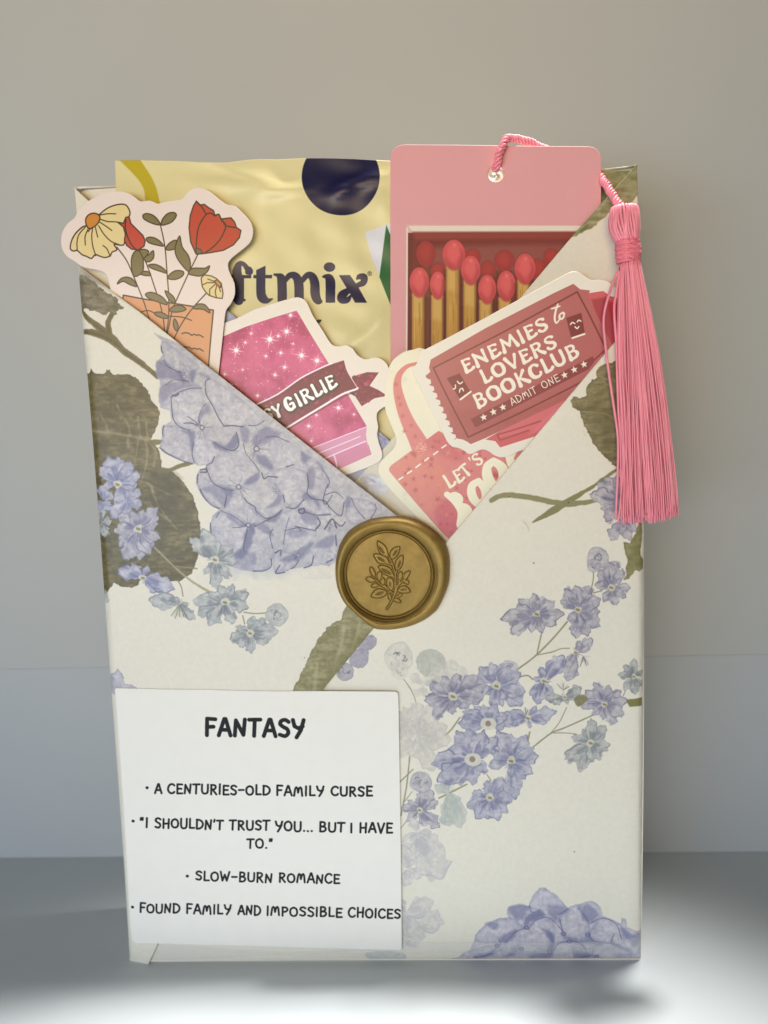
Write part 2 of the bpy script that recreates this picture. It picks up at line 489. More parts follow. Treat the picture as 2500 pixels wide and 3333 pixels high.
def inset(P, d):
    """inset closed outline by d (mm)"""
    P = np.asarray(P, float); n = len(P)
    area = .5 * np.sum(P[:, 0] * np.roll(P[:, 1], -1) - np.roll(P[:, 0], -1) * P[:, 1])
    sg = 1 if area > 0 else -1
    e = np.roll(P, -1, 0) - P; e /= (np.hypot(e[:, 0], e[:, 1])[:, None] + 1e-9)
    nrm = np.column_stack([-e[:, 1], e[:, 0]]) * sg
    nn = nrm + np.roll(nrm, 1, 0); nn /= (np.hypot(nn[:, 0], nn[:, 1])[:, None] + 1e-9)
    return P + nn * d


def dedupe(P, eps=.05):
    out = [P[0]]
    for p in P[1:]:
        if np.hypot(*(p - out[-1])) > eps:
            out.append(p)
    if np.hypot(*(out[-1] - out[0])) < eps:
        out.pop()
    return np.array(out)


def plate(name, outline, yfun, th, mat, parent=None, cv=None, step=3.0, bev=.12, holes=(), extra=None, side_mat=None, smooth=True):
    """thin die-cut sheet: outline (X,Z) mm, front surface y=yfun(X,Z), thickness th away from the viewer"""
    P = dedupe(np.asarray(outline, float))
    if cv is not None and (P[:, 0].min() < cv.x0 or P[:, 0].max() > cv.x1 or P[:, 1].min() < cv.z0 or P[:, 1].max() > cv.z1):
        print('CANVAS', name, P.min(0), P.max(0))
    Q = inset(P, bev)
    loops = [Q] + [inset(np.asarray(h), -bev) for h in holes]
    raws = [P] + [np.asarray(h) for h in holes]
    pts, edges = [], []
    for L in loops:
        s = len(pts); pts += [tuple(p) for p in L]; edges += [(s + i, s + (i + 1) % len(L)) for i in range(len(L))]
    lo, hi = P.min(0), P.max(0)
    gx = np.arange(lo[0] + step * .5, hi[0], step); gz = np.arange(lo[1] + step * .5, hi[1], step)
    if extra is not None:
        gx = np.sort(np.concatenate([gx, extra]))
    G = [(x, z) for x in gx for z in gz]
    # only grid points clear of the outline
    A = np.array(G)
    if len(A):
        keep = np.zeros(len(A), bool); mind = np.full(len(A), 1e9)
        for Lp in loops:
            B = np.roll(Lp, -1, 0)
            for a, b in zip(Lp, B):
                dd = b - a; t = np.clip(((A - a) @ dd) / (dd @ dd + 1e-12), 0, 1)
                mind = np.minimum(mind, np.hypot(*(A - a - t[:, None] * dd).T))
                c = (a[1] > A[:, 1]) != (b[1] > A[:, 1])
                if a[1] != b[1]:
                    keep ^= c & (A[:, 0] < (b[0] - a[0]) * (A[:, 1] - a[1]) / (b[1] - a[1]) + a[0])
        A = A[keep & (mind > .25)]
        pts += [tuple(p) for p in A]
    r = delaunay_2d_cdt([Vector(p) for p in pts], edges, [], 0, 1e-5)
    vs = [(v[0], v[1]) for v in r[0]]; tris = [list(f) for f in r[2]]
    # drop triangles outside the outline / in holes
    T = np.array([[vs[i] for i in f] for f in tris]).mean(1)
    ins = np.zeros(len(T), bool)
    for Lp in loops:
        for a, b in zip(Lp, np.roll(Lp, -1, 0)):
            if a[1] != b[1]:
                c = (a[1] > T[:, 1]) != (b[1] > T[:, 1])
                ins ^= c & (T[:, 0] < (b[0] - a[0]) * (T[:, 1] - a[1]) / (b[1] - a[1]) + a[0])
    tris = [f for f, k in zip(tris, ins) if k]
    V = [(x, yfun(x, z), z) for x, z in vs]
    F = []
    for f in tris:
        a, b, c = (np.array(vs[i]) for i in f)
        cr = (b[0] - a[0]) * (c[1] - a[1]) - (b[1] - a[1]) * (c[0] - a[0])
        F.append(f if cr > 0 else f[::-1])          # normal towards -Y
    nf = len(F)
    off = len(V); nV = len(V)
    V += [(x, yfun(x, z) + th, z) for x, z in vs]
    F += [[i + off for i in f[::-1]] for f in F[:nf]]
    # rim: find loop vertices in the cdt output (orig order kept for input verts)
    s = 0
    for L, R in zip(loops, raws):
        n = len(L)
        f0 = len(V)
        V += [V[s + i] for i in range(n)]
        b0 = len(V)
        V += [V[off + s + i] for i in range(n)]
        m0 = len(V)
        V += [(x, yfun(x, z) + bev * .8, z) for x, z in R]
        m1 = len(V)
        V += [(x, yfun(x, z) + max(th - bev * .3, bev), z) for x, z in R]
        area = .5 * np.sum(L[:, 0] * np.roll(L[:, 1], -1) - np.roll(L[:, 0], -1) * L[:, 1])
        ccw = (area > 0) == (L is loops[0])
        for i in range(n):
            j = (i + 1) % n
            for q in ([f0 + i, m0 + i, m0 + j, f0 + j], [m0 + i, m1 + i, m1 + j, m0 + j], [m1 + i, b0 + i, b0 + j, m1 + j]):
                F.append(q if ccw else q[::-1])
        s += n
    o = mk(name, V, F, mat, parent, cv, smooth=False)
    me = o.data
    if smooth:
        sm = [i < nf for i in range(len(me.polygons))]
        me.polygons.foreach_set('use_smooth', sm)
    return o


def tube(pts, rad, n=8, closed_ends=True):
    """verts, faces of a tube along pts (mm)"""
    pts = np.asarray(pts, float); rad = np.broadcast_to(np.asarray(rad, float), (len(pts),))
    V, F = [], []
    t = np.gradient(pts, axis=0); t /= (np.linalg.norm(t, axis=1)[:, None] + 1e-9)
    ref = np.array([0, 1.0, 0]) if abs(t[0][1]) < .9 else np.array([1.0, 0, 0])
    for i, p in enumerate(pts):
        u = np.cross(t[i], ref); u /= (np.linalg.norm(u) + 1e-9); v = np.cross(t[i], u); ref = -v if False else ref
        for k in range(n):
            a = 2 * math.pi * k / n
            V.append(p + rad[i] * (math.cos(a) * u + math.sin(a) * v))
    for i in range(len(pts) - 1):
        for k in range(n):
            F.append([i * n + k, i * n + (k + 1) % n, (i + 1) * n + (k + 1) % n, (i + 1) * n + k])
    if closed_ends:
        F.append(list(range(n))[::-1]); F.append([(len(pts) - 1) * n + k for k in range(n)])
    return V, F


def merge(parts):
    V, F = [], []
    for v, f in parts:
        o = len(V); V += list(v); F += [[i + o for i in q] for q in f]
    return V, F


def box(x0, x1, y0, y1, z0, z1):
    V = [(x, y, z) for x in (x0, x1) for y in (y0, y1) for z in (z0, z1)]
    F = [[0, 1, 3, 2], [4, 6, 7, 5], [0, 4, 5, 1], [2, 3, 7, 6], [0, 2, 6, 4], [1, 5, 7, 3]]
    return V, F


# gains: printed colour = surveyed colour / light on it
def gain(paper_seen, albedo=(.77, .735, .63)):
    s = C3(paper_seen); l = ((s + .055) / 1.055) ** 2.4
    return tuple(float(a / b) for a, b in zip(albedo, l))


PAPER = (200, 190, 163)
G_PAPER = gain(PAPER)
# ------------------------------------------------------------------ setting: table top and wall
mt_table = flat_mat('white_table', (.64, .69, .715), rough=.42, bump=(60, .04, .0002), var=.02, vscale=30)
mt_wall2 = flat_mat('wall_cool_light_tint', (.448, .472, .478), rough=.6, bump=(900, .12, .00006), var=.03, vscale=12)  # same wall, cool light low down painted in as a bluer tint
mt_wall = flat_mat('painted_wall', (.455, .468, .452), rough=.6, bump=(900, .12, .00006), var=.03, vscale=12)
WY = 53.5
t = mk('tabletop', *box(-900, 900, -900, WY, -20, 0), mt_table); t['kind'] = 'structure'
seam = mm('T', (1520, 1416), WY)[1]
w = mk('back_wall', *box(-900, 900, WY + .12, WY + 20, seam, 900), mt_wall); w['kind'] = 'structure'
w = mk('lower_wall_panel', *box(-900, 900, WY, WY + 20, -20, seam - .03), mt_wall2); w['kind'] = 'structure'

# ------------------------------------------------------------------ package
LX = np.array([mm('T', p, 2.0) for p in [(155, 402), (172, 600), (200, 1000), (228, 1300), (245, 1500), (262, 1800), (280, 2082)]])
RX = np.array([mm('T', p, 2.0) for p in [(1379, 352), (1385, 600), (1390, 1000), (1392, 1300), (1392, 1500), (1390, 1800), (1385, 2081)]])


def xl(z):
    c = np.polyfit(LX[:, 1], LX[:, 0], 2); return float(np.polyval(c, z))


def xr(z):
    c = np.polyfit(RX[:, 1], RX[:, 0], 2); return float(np.polyval(c, z))


BTM = mm('T', (800, 2084), 0)[1]          # ~0
RR = 2.6


def roundy(x, z, y):
    """front sheets bend back round the long sides of the package"""
    for e, s in ((xl(z), 1), (xr(z), -1)):
        q = RR - (x - e) * s
        if q > 0:
            q = min(q, RR)
            return y + RR - math.sqrt(max(RR * RR - q * q, 0))
    return y


def swell(x, z):
    """slight padding of the flaps where things are tucked in"""
    return -1.1 * math.exp(-((x + 28) / 40) ** 2 - ((z - 118) / 38) ** 2) - .9 * math.exp(-((x - 36) / 34) ** 2 - ((z - 115) / 40) ** 2)


y_left = lambda x, z: roundy(x, z, 0.0 + .35 * math.sin(z * .06) * .5 + swell(x, z) * .5)
y_right = lambda x, z: roundy(x, z, 0.55 + swell(x, z) * .35 + .22 * math.sin(x * .075 + z * .045 + .8 * math.sin(z * .03)))

# ---------- printed paper: left front flap
PL, PR = (214, 208, 192), (220, 215, 201)
OL = Canvas('print_left_flap', 0, -80, 26, -4, 196, 8, PL)
OR = Canvas('print_right_flap', .5, -80, 80, -4, 214, 8, PR)
OLI = (124, 113, 78); OLD = (94, 84, 50); OLG = (140, 130, 92)
c = OL
# olive smudge and twigs near the top
c.wash('A', [(130, 1030), (200, 1015), (260, 1060), (330, 1120), (430, 1190), (520, 1280), (480, 1300), (440, 1345), (400, 1320), (340, 1335), (280, 1310), (200, 1290), (120, 1290)], (140, 132, 112), (116, 108, 84), (84, 76, 50), .35, .92, .5, 8, 1)
c.blotch('A', [(130, 920), (180, 960), (300, 1040), (380, 1100), (300, 1090), (200, 1050), (130, 1040)], (165, 160, 150), .55, 10)
for pts in ([(165, 20, 16), (230, 90, 24), (300, 150, 28), (440, 270, 42), (560, 390, 30), (700, 490, 26), (800, 570, 24), (870, 625, 22)],
            [(180, 215, 20), (290, 228, 28), (380, 262, 32), (450, 290, 30)], [(452, 70, 22), (425, 150, 26), (432, 225, 30)]):
    c.S('I', pts, 0, (118, 108, 66), .95, 1.5, 4)
    c.S('I', [(x - 4, y - 7, r * .5) for x, y, r in pts], 0, (112, 102, 78), .7, 4, 8)
    c.S('I', [(x + 3, y + 8, r * .25) for x, y, r in pts], 0, (92, 82, 46), .5, 2, 6)
# two big hydrangea leaves
leafs = ((136, 124, 88), (112, 101, 62), (82, 72, 36))
c.wash('I', [(190, 600), (245, 590), (260, 545), (280, 570), (300, 595), (385, 605), (410, 568), (440, 566), (465, 605), (540, 610), (600, 600), (660, 630), (720, 680), (780, 750), (820, 840), (870, 900), (890, 960), (872, 1020), (850, 1090), (820, 1150), (792, 1198), (840, 1230), (880, 1290), (900, 1380), (905, 1460), (885, 1500), (800, 1560), (600, 1700), (300, 1800), (240, 1640), (210, 1200)],
       *leafs, .35, 1, .55, 5, 2, smooth=False)
c.wash('K', [(480, 240), (530, 233), (580, 250), (650, 320), (700, 400), (730, 500), (745, 600), (740, 700), (722, 790), (690, 860), (620, 905), (560, 905), (480, 870), (380, 900), (370, 925), (330, 942), (250, 932), (225, 915), (190, 962), (150, 990), (90, 300), (300, 230)],
       (130, 120, 80), (108, 98, 56), (74, 66, 30), .4, 1, .6, 4, 4, smooth=False)
for cx, cy, rr in ((430, 940, 90), (620, 1120, 60), (330, 1250, 70), (560, 900, 60)):
    c.P('I', [(cx - rr, cy - rr * .5), (cx, cy - rr * .7), (cx + rr, cy - rr * .4), (cx + rr, cy + rr * .5), (cx, cy + rr * .7), (cx - rr, cy + rr * .4)], (84, 74, 34), .5, 14, 14)
c.P('K', [(470, 250), (600, 260), (640, 420), (560, 560), (520, 700), (430, 600), (430, 350)], (76, 68, 32), .45, 16, 16)
vein = (166, 156, 122)
for pts in ([(270, 1115, 8), (420, 1125, 10), (600, 1155, 10), (740, 1180, 14), (800, 1200, 16)], [(420, 1120), (390, 1030), (350, 960)], [(620, 1150), (600, 1060), (540, 960), (500, 880)],
            [(715, 1175), (700, 1080), (690, 990)], [(775, 1180), (770, 1100), (765, 1040)], [(600, 1170), (600, 1260)], [(690, 1190), (680, 1300), (660, 1400)], [(760, 1200), (775, 1330), (750, 1480), (720, 1560)],
            [(790, 1210), (850, 1300), (830, 1430)], [(700, 1560), (800, 1600), (830, 1700)]):
    c.S('I', pts, 6, vein, .6, 4, 6)
for pts in ([(455, 340), (480, 430), (540, 520), (600, 590)], [(450, 330), (540, 380), (600, 400)], [(430, 420), (470, 480), (560, 540)]):
    c.S('K', pts, 4, vein, .45, 4, 6)
c.S('I', [(800, 1215, 18), (850, 1215, 26), (900, 1212, 22)], 0, (118, 106, 66), .9, 2, 4)
c.S('I', [(880, 1465, 26), (980, 1465, 18), (1060, 1430, 22), (1200, 1390, 16)], 0, (112, 104, 58), .95, 2, 4)
# hydrangea head
c.wash('J', [(110, -30), (160, 20), (172, 80), (162, 120), (133, 155), (120, 230), (150, 300), (140, 380), (150, 470), (215, 488), (226, 560), (175, 590), (160, 700), (142, 740), (180, 780), (290, 830), (380, 850), (462, 862), (440, 890), (408, 900), (390, 980), (430, 1060), (500, 1130), (545, 1160), (502, 1200), (488, 1260), (505, 1330), (470, 1380), (560, 1480), (610, 1530), (700, 1565), (830, 1576), (895, 1545), (912, 1480), (930, 1430), (962, 1440), (925, 1582), (1000, 1562), (1100, 1550), (1200, 1520), (1290, 1540), (1360, 1480), (1700, 1400), (1760, 1150), (1600, 1060), (900, 500), (300, 50)],
       (190, 186, 182), (172, 169, 172), (140, 140, 156), .3, .97, .2, 3, 6, smooth=False)
c.P('J', [(560, 1350), (800, 1300), (1000, 1380), (1350, 1300), (1400, 1500), (1200, 1530), (900, 1600), (600, 1560)], (164, 169, 178), .5, 30, 30)
c.P('J', [(500, 300), (800, 560), (1100, 760), (1250, 900), (1000, 700), (750, 560), (560, 420)], (190, 186, 186), .6, 24, 24)
rnd = random.Random(4)
for i, pts in enumerate(([(165, 20), (290, 100), (420, 200), (300, 240), (175, 150)], [(130, 160), (290, 240), (300, 290), (185, 320), (130, 260)], [(155, 340), (330, 290), (225, 400), (228, 480), (150, 460)],
        [(480, 275), (620, 350), (850, 560), (745, 595), (580, 595), (500, 450), (455, 360)], [(232, 385), (360, 340), (430, 345), (450, 440), (410, 590), (350, 625), (280, 600), (240, 550), (225, 450)],
        [(175, 590), (340, 610), (370, 700), (375, 840), (290, 825), (190, 775), (145, 740), (165, 650)], [(370, 640), (515, 705), (560, 760), (500, 840), (450, 860), (380, 840)],
        [(860, 670), (990, 690), (1110, 770), (1140, 900), (1000, 900), (850, 850), (790, 740)], [(405, 920), (500, 970), (640, 1030), (600, 1130), (550, 1150), (450, 1080), (398, 980)],
        [(515, 800), (640, 760), (720, 780), (820, 900), (800, 960), (640, 1030), (560, 1010), (500, 970), (462, 900)], [(840, 930), (1000, 870), (1140, 910), (1150, 1040), (1060, 1150), (990, 1110), (930, 1000)],
        [(640, 1040), (720, 1080), (790, 1140), (860, 1215), (740, 1262), (620, 1190), (585, 1140)], [(490, 1250), (560, 1165), (740, 1262), (720, 1440), (600, 1500), (500, 1340)],
        [(745, 1270), (850, 1240), (900, 1330), (912, 1480), (850, 1570), (700, 1560), (640, 1480), (720, 1400)], [(1140, 1050), (1260, 1100), (1300, 1190), (1200, 1195), (1090, 1160)], [(1240, 880), (1290, 960), (1250, 1100), (1150, 1040), (1150, 900)],
        [(1440, 1080), (1600, 1120), (1570, 1220), (1450, 1260), (1390, 1200)], [(1000, 1290), (1200, 1300), (1160, 1380), (1060, 1450), (960, 1500), (985, 1390)], [(1190, 1400), (1330, 1330), (1338, 1480), (1185, 1540), (1100, 1500)],
        [(930, 1440), (1060, 1460), (1060, 1540), (925, 1582)], [(880, 600), (1000, 660), (860, 668), (760, 660)], [(1110, 770), (1240, 860), (1240, 960), (1150, 900)], [(960, 1180), (1090, 1160), (1200, 1200), (1180, 1300), (1000, 1290)])):
    k = rnd.uniform(-6, 6)
    c.wash('J', pts, (194 + k, 190 + k, 189 + k), (172 + k, 169 + k, 175 + k), (124, 124, 150), .5, .85, .14, 4, i % 13, ew=4.5)
    cx = sum(p[0] for p in pts) / len(pts); cy = sum(p[1] for p in pts) / len(pts)
    for q in range(4):
        a = rnd.uniform(0, 6.28); r1 = rnd.uniform(20, 70)
        c.S('J', [(cx + r1 * math.cos(a), cy + r1 * math.sin(a)), (cx + r1 * 1.6 * math.cos(a + .2), cy + r1 * 1.6 * math.sin(a + .2))], 3, (142, 141, 158), .5, 3, 3)
DK = (112, 112, 138)
for pts, al in (([(130, 160), (175, 150), (240, 215), (300, 240), (290, 290), (200, 280), (150, 280), (125, 230)], .7), ([(345, 225), (385, 220), (375, 290), (350, 290)], .9), ([(265, 235), (300, 230), (320, 290), (290, 285)], .7),
                ([(205, 300), (330, 290), (430, 330), (330, 340), (240, 370), (160, 440), (150, 340)], .55), ([(415, 230), (480, 250), (490, 280), (430, 262)], .6), ([(430, 480), (470, 440), (490, 500), (430, 540), (405, 600), (410, 520)], .6),
                ([(280, 625), (380, 630), (370, 760), (350, 740), (340, 660)], .8), ([(510, 700), (600, 725), (665, 640), (680, 710), (600, 765), (530, 750)], .95), ([(690, 600), (750, 600), (740, 700), (700, 690)], .65),
                ([(780, 660), (860, 600), (960, 650), (900, 680), (820, 730), (770, 720)], .7), ([(800, 790), (860, 790), (910, 860), (900, 890), (820, 850)], .8), ([(1100, 770), (1130, 780), (1175, 810), (1120, 845), (1105, 830)], .8),
                ([(730, 960), (800, 910), (820, 930), (780, 980), (720, 985)], .8), ([(530, 990), (640, 1020), (600, 1140), (570, 1120), (500, 1060), (440, 1020)], .5), ([(570, 1010), (650, 1025), (600, 1060)], .8),
                ([(930, 1040), (975, 1060), (960, 1120), (870, 1150), (930, 1090)], .7), ([(1145, 880), (1190, 880), (1185, 1000), (1150, 1010)], .6), ([(1130, 1040), (1180, 1060), (1220, 1100), (1225, 1160), (1180, 1100), (1115, 1080)], .85),
                ([(790, 1150), (830, 1210), (870, 1220), (975, 1155), (960, 1190), (910, 1240), (800, 1200)], .85), ([(600, 1190), (700, 1250), (750, 1270), (690, 1265), (620, 1220)], .7), ([(730, 1290), (790, 1290), (760, 1420), (710, 1490), (660, 1460), (710, 1400)], .85),
                ([(770, 1260), (850, 1250), (910, 1330), (840, 1310)], .6), ([(1080, 1160), (1120, 1150), (1210, 1200), (1190, 1260), (1110, 1240)], .6), ([(1000, 1320), (1080, 1290), (1150, 1320), (1060, 1350)], .45),
                ([(1060, 1450), (1160, 1380), (1190, 1390), (1110, 1480), (1080, 1510), (960, 1500)], .7), ([(1190, 1400), (1250, 1350), (1320, 1340), (1310, 1400), (1230, 1420)], .65), ([(1400, 1060), (1440, 1080), (1420, 1150), (1395, 1140)], .7),
                ([(1210, 830), (1260, 870), (1250, 900), (1215, 860)], .6), ([(640, 1460), (760, 1430), (800, 1500), (740, 1560), (640, 1500)], .4)):
    c.P('J', pts, DK, al * .9, 6, 9)
INK = (78, 79, 104)
for pts, r in (([(160, 60), (158, 80), (168, 100)], 3), ([(175, 150), (195, 185), (240, 215), (290, 235)], 2.5), ([(185, 320), (240, 285), (330, 290), (340, 300)], 2), ([(225, 400), (280, 365), (360, 340), (430, 340)], 2.5),
               ([(232, 385), (250, 392), (275, 378)], 4), ([(222, 395), (228, 480), (240, 550), (280, 600), (350, 625)], 2.5), ([(480, 275), (455, 300), (460, 380), (500, 450), (545, 540), (580, 595)], 2.5),
               ([(580, 595), (640, 592), (710, 600)], 3), ([(745, 592), (800, 590), (850, 560)], 2.5), ([(310, 575), (360, 575), (400, 590)], 3), ([(335, 530), (380, 560), (410, 590)], 2), ([(420, 590), (410, 540), (430, 480), (460, 440)], 2),
               ([(175, 590), (165, 640), (170, 660)], 3), ([(145, 740), (190, 775), (290, 825), (370, 850)], 3), ([(375, 700), (365, 780), (380, 840)], 2), ([(515, 705), (560, 735), (640, 760), (680, 720), (665, 640)], 2.5),
               ([(710, 710), (730, 780), (780, 840), (820, 900)], 2), ([(860, 670), (930, 665), (990, 690), (1020, 700)], 2), ([(515, 800), (500, 840), (465, 860), (462, 900)], 2.5), ([(420, 890), (460, 885), (462, 905), (420, 905)], 4),
               ([(405, 920), (398, 980)], 3.5), ([(420, 1020), (450, 1080), (500, 1130), (550, 1150)], 3), ([(470, 900), (500, 970), (560, 1010), (640, 1030)], 2), ([(600, 1060), (585, 1140)], 3), ([(720, 1080), (740, 1110), (790, 1140), (800, 1170), (860, 1215), (930, 1200), (970, 1160)], 3),
               ([(835, 910), (850, 950), (880, 935), (940, 940)], 3), ([(1000, 870), (1050, 855)], 3), ([(1140, 910), (1150, 980), (1140, 1050)], 2.5), ([(980, 1060), (990, 1110)], 2.5), ([(1000, 1140), (1060, 1150), (1120, 1090)], 2.5),
               ([(1140, 1050), (1180, 1085), (1260, 1100), (1300, 1150), (1370, 1200), (1390, 1110)], 3), ([(1260, 1060), (1330, 1040), (1385, 1080)], 2), ([(1280, 990), (1260, 1040), (1250, 1100), (1270, 1120), (1310, 1060)], 2.5), ([(1240, 880), (1290, 960), (1280, 1010)], 2),
               ([(1440, 1080), (1470, 1150), (1530, 1220)], 2), ([(1600, 1120), (1605, 1160), (1570, 1220)], 2), ([(1085, 1160), (1120, 1150), (1120, 1180), (1090, 1180), (1085, 1160)], 4), ([(1120, 1170), (1200, 1195), (1300, 1190)], 2.5),
               ([(1210, 1210), (1230, 1250), (1200, 1290)], 4), ([(1260, 1290), (1310, 1220), (1340, 1280)], 4), ([(1330, 1240), (1370, 1270), (1400, 1240)], 3), ([(1020, 1210), (1000, 1280), (980, 1390)], 2), ([(910, 1290), (890, 1330), (910, 1420)], 2),
               ([(900, 1490), (900, 1540), (850, 1570), (780, 1570)], 2.5), ([(925, 1450), (965, 1428), (962, 1465)], 3.5), ([(960, 1530), (930, 1585), (990, 1580)], 3), ([(1085, 1500), (1060, 1540), (1035, 1555)], 3), ([(1185, 1470), (1170, 1530), (1120, 1550)], 3),
               ([(1270, 1515), (1310, 1495)], 3), ([(1335, 1330), (1338, 1400)], 3), ([(790, 1270), (850, 1240), (900, 1215)], 2.5), ([(640, 1280), (700, 1275), (740, 1262)], 2), ([(560, 1165), (640, 1200), (730, 1262)], 1.5), ([(490, 1250), (495, 1330)], 3),
               ([(550, 1175), (530, 1210)], 2.5), ([(1060, 1270), (1150, 1290), (1200, 1300)], 2.5), ([(740, 1290), (715, 1400), (720, 1440)], 2), ([(1100, 1300), (1080, 1280), (990, 1300)], 2)):
    c.S('J', pts, r * 1.2, INK, .95, 1.2, 1.0)
rnd = random.Random(5)
for (cx, cy, R) in ((312, 262, 50), (432, 605, 75), (800, 748, 90), (680, 1005, 80), (940, 1028, 45), (745, 1262, 70), (1080, 1465, 40), (1300, 1270, 40)):
    for k in range(11):
        a = rnd.uniform(0, 6.28); r0, r1 = R * .2, R * rnd.uniform(.5, 1.1)
        c.S('J', [(cx + r0 * math.cos(a), cy + r0 * math.sin(a)), (cx + r1 * math.cos(a), cy + r1 * math.sin(a))], 1.6, INK, .5, 1.3)
    c.P('J', [(cx + R * .24 * math.cos(k), cy + R * .24 * math.sin(k)) for k in range(6)], INK if R > 60 else DK, .8, 1.5)
    c.P('J', [(cx + R * .15 * math.cos(k), cy + R * .15 * math.sin(k)) for k in range(6)], (186, 184, 182), .95, 1.2)
# forget-me-nots on the left
c.flower('K', (150, 555), [(135, 450), (205, 545), (170, 640), (120, 620), (100, 520)], GRY, .45, 2)
c.flower('K', (160, 420), [(150, 330), (215, 380), (200, 480), (120, 480)], BLU, .5, 12, core=None)
c.flower('K', (245, 325), [(185, 160), (250, 165), (325, 190), (375, 260), (360, 330), (330, 430), (270, 450), (160, 330), (140, 220)], BLU, .34, 3)
c.flower('K', (300, 420), [(240, 480), (380, 360), (390, 450), (300, 520), (210, 520)], BLU, .45, 13, core=None)
c.flower('K', (370, 590), [(400, 480), (480, 470), (490, 560), (500, 650), (440, 740), (380, 775), (290, 770), (255, 690), (230, 600), (250, 510), (330, 490)], LAV2, .32, 4)
c.flower('K', (400, 885), [(250, 835), (330, 800), (430, 815), (500, 870), (580, 950), (500, 965)], BLU, .3, 5)
c.flower('K', (830, 775), [(690, 650), (760, 600), (830, 640), (880, 690), (940, 690), (960, 790), (915, 890), (840, 945), (770, 860)], GRY, .26, 6)
c.S('K', [(470, 705, 6), (600, 830, 6), (700, 910, 7), (800, 970, 8)], 0, (160, 152, 120), .9, 1.5, 2)
c.S('K', [(600, 815), (660, 822), (725, 830)], 4, (140, 132, 98), .9, 1.5)
c.S('K', [(608, 900), (630, 940), (640, 995)], 3.5, (130, 124, 92), .9, 1.3)
c.flower('K', (620, 1040), [(440, 1020), (500, 985), (600, 1000), (680, 1040), (705, 1130)], GRY, .28, 7, core=None)
for k in range(9):
    c.S('K', [(620, 1045), (570 + k * 12, 1110 + (k % 3) * 8)], 2.5, (170, 168, 140) if k % 2 else (96, 100, 90), .8, 1.3)
c.flower('K', (892, 1030), [(860, 925), (940, 925), (1025, 980), (1030, 1060), (940, 1160), (800, 1165), (735, 1100), (705, 1020), (800, 975)], GRY, .32, 8)
c.flower('K', (1042, 1215), [(1060, 1110), (1130, 1130), (1205, 1200), (1150, 1270), (1048, 1335), (980, 1300), (925, 1250), (960, 1180)], GRY, .32, 9)
c.bud('K', (1202, 1105), 70, GRY, 10)
for pts in ([(1005, 1090), (1070, 1098), (1135, 1094)], [(998, 1110), (1005, 1140), (1010, 1160)]):
    c.S('K', pts, 3.5, (132, 128, 100), .9, 1.3)
c.wash('K', [(165, 960), (185, 985), (190, 1030), (160, 1035), (150, 980)], *GRY, .4, .8)
c.wash('K', [(190, 1480), (230, 1455), (250, 1432), (278, 1470), (292, 1520), (340, 1528), (365, 1570), (200, 1580)], *LAV2, .5, .9)
# long pale green leaf under the seal
c.wash('P', [(760, 230), (720, 300), (695, 378), (640, 396), (570, 460), (545, 468), (505, 530), (440, 610), (412, 692), (370, 728), (330, 830), (280, 940), (235, 1050), (192, 1088), (165, 1190), (100, 1400), (900, 1400), (1400, 500), (1200, 200)],
       (160, 154, 118), (140, 134, 94), (108, 102, 60), .4, 1, .45, 5, 3, smooth=False)
for pts in ([(900, 400, 14), (870, 560, 13), (810, 700, 12), (650, 880, 14), (610, 960, 12)], [(730, 440, 12), (710, 620, 16), (640, 860, 16)], [(440, 850, 10), (430, 960, 14), (410, 1160, 14)]):
    c.S('P', pts, 0, (176, 171, 140), .55, 6, 6)
c.P('P', [(1040, 500), (820, 760), (490, 1160), (420, 1150), (640, 850), (860, 600)], (112, 106, 62), .5, 14, 12)
for p in ((305, 792), ):
    c.S('P', [p, (p[0] + 3, p[1] + 2)], 3.5, (70, 66, 56))

# ---------- printed paper: right front flap
c = OR
c.wash('L', [(1200, 60), (1130, 86), (1080, 95), (1046, 130), (1050, 190), (1010, 210), (976, 250), (962, 320), (925, 350), (872, 335), (835, 362), (860, 410), (915, 452), (945, 540), (985, 620), (1030, 710), (1092, 790), (1170, 862), (1215, 895), (1330, 820), (1400, 600), (1390, 120)],
       (146, 138, 104), (122, 114, 80), (88, 80, 50), .35, 1, .6, 5, 3, smooth=False)
c.S('L', [(930, 450, 3), (1080, 460, 5), (1200, 500, 6), (1300, 480, 5)], 0, (168, 162, 128), .6, 2, 3)
c.P('L', [(980, 340), (1120, 380), (1200, 480), (1150, 640), (1020, 500)], (98, 90, 56), .4, 16, 16)
sg = (126, 122, 80)
c.S('L', [(1230, 880, 12), (1150, 930, 14), (1070, 990, 13), (980, 1050, 14), (830, 1140, 22), (700, 1220, 26), (620, 1265, 17), (552, 1305, 5)], 0, sg, .95, 1.4, 4)
c.S('L', [(236, 1136, 16), (290, 1105, 20), (380, 1095, 22), (520, 1110, 22), (700, 1145, 20), (820, 1160, 22), (950, 1150, 18), (1070, 1132, 13)], 0, (134, 130, 90), .95, 1.4, 4)
for x, y in ((372, 1104), (828, 1150)):
    c.S('L', [(x, y), (x + 3, y + 2)], 4, (60, 58, 34))
c.flower('L', (1220, 1140), [(1110, 960), (1200, 950), (1290, 1000), (1360, 1100), (1340, 1210), (1290, 1240), (1120, 1290), (1085, 1200), (1000, 1090), (1060, 1000)], LAV, .32, 21, core=None)
c.flower('L', (1255, 1270), [(1155, 1445), (1240, 1400), (1300, 1440), (1350, 1380), (1380, 1260)], LAV, .3, 22, core=None)
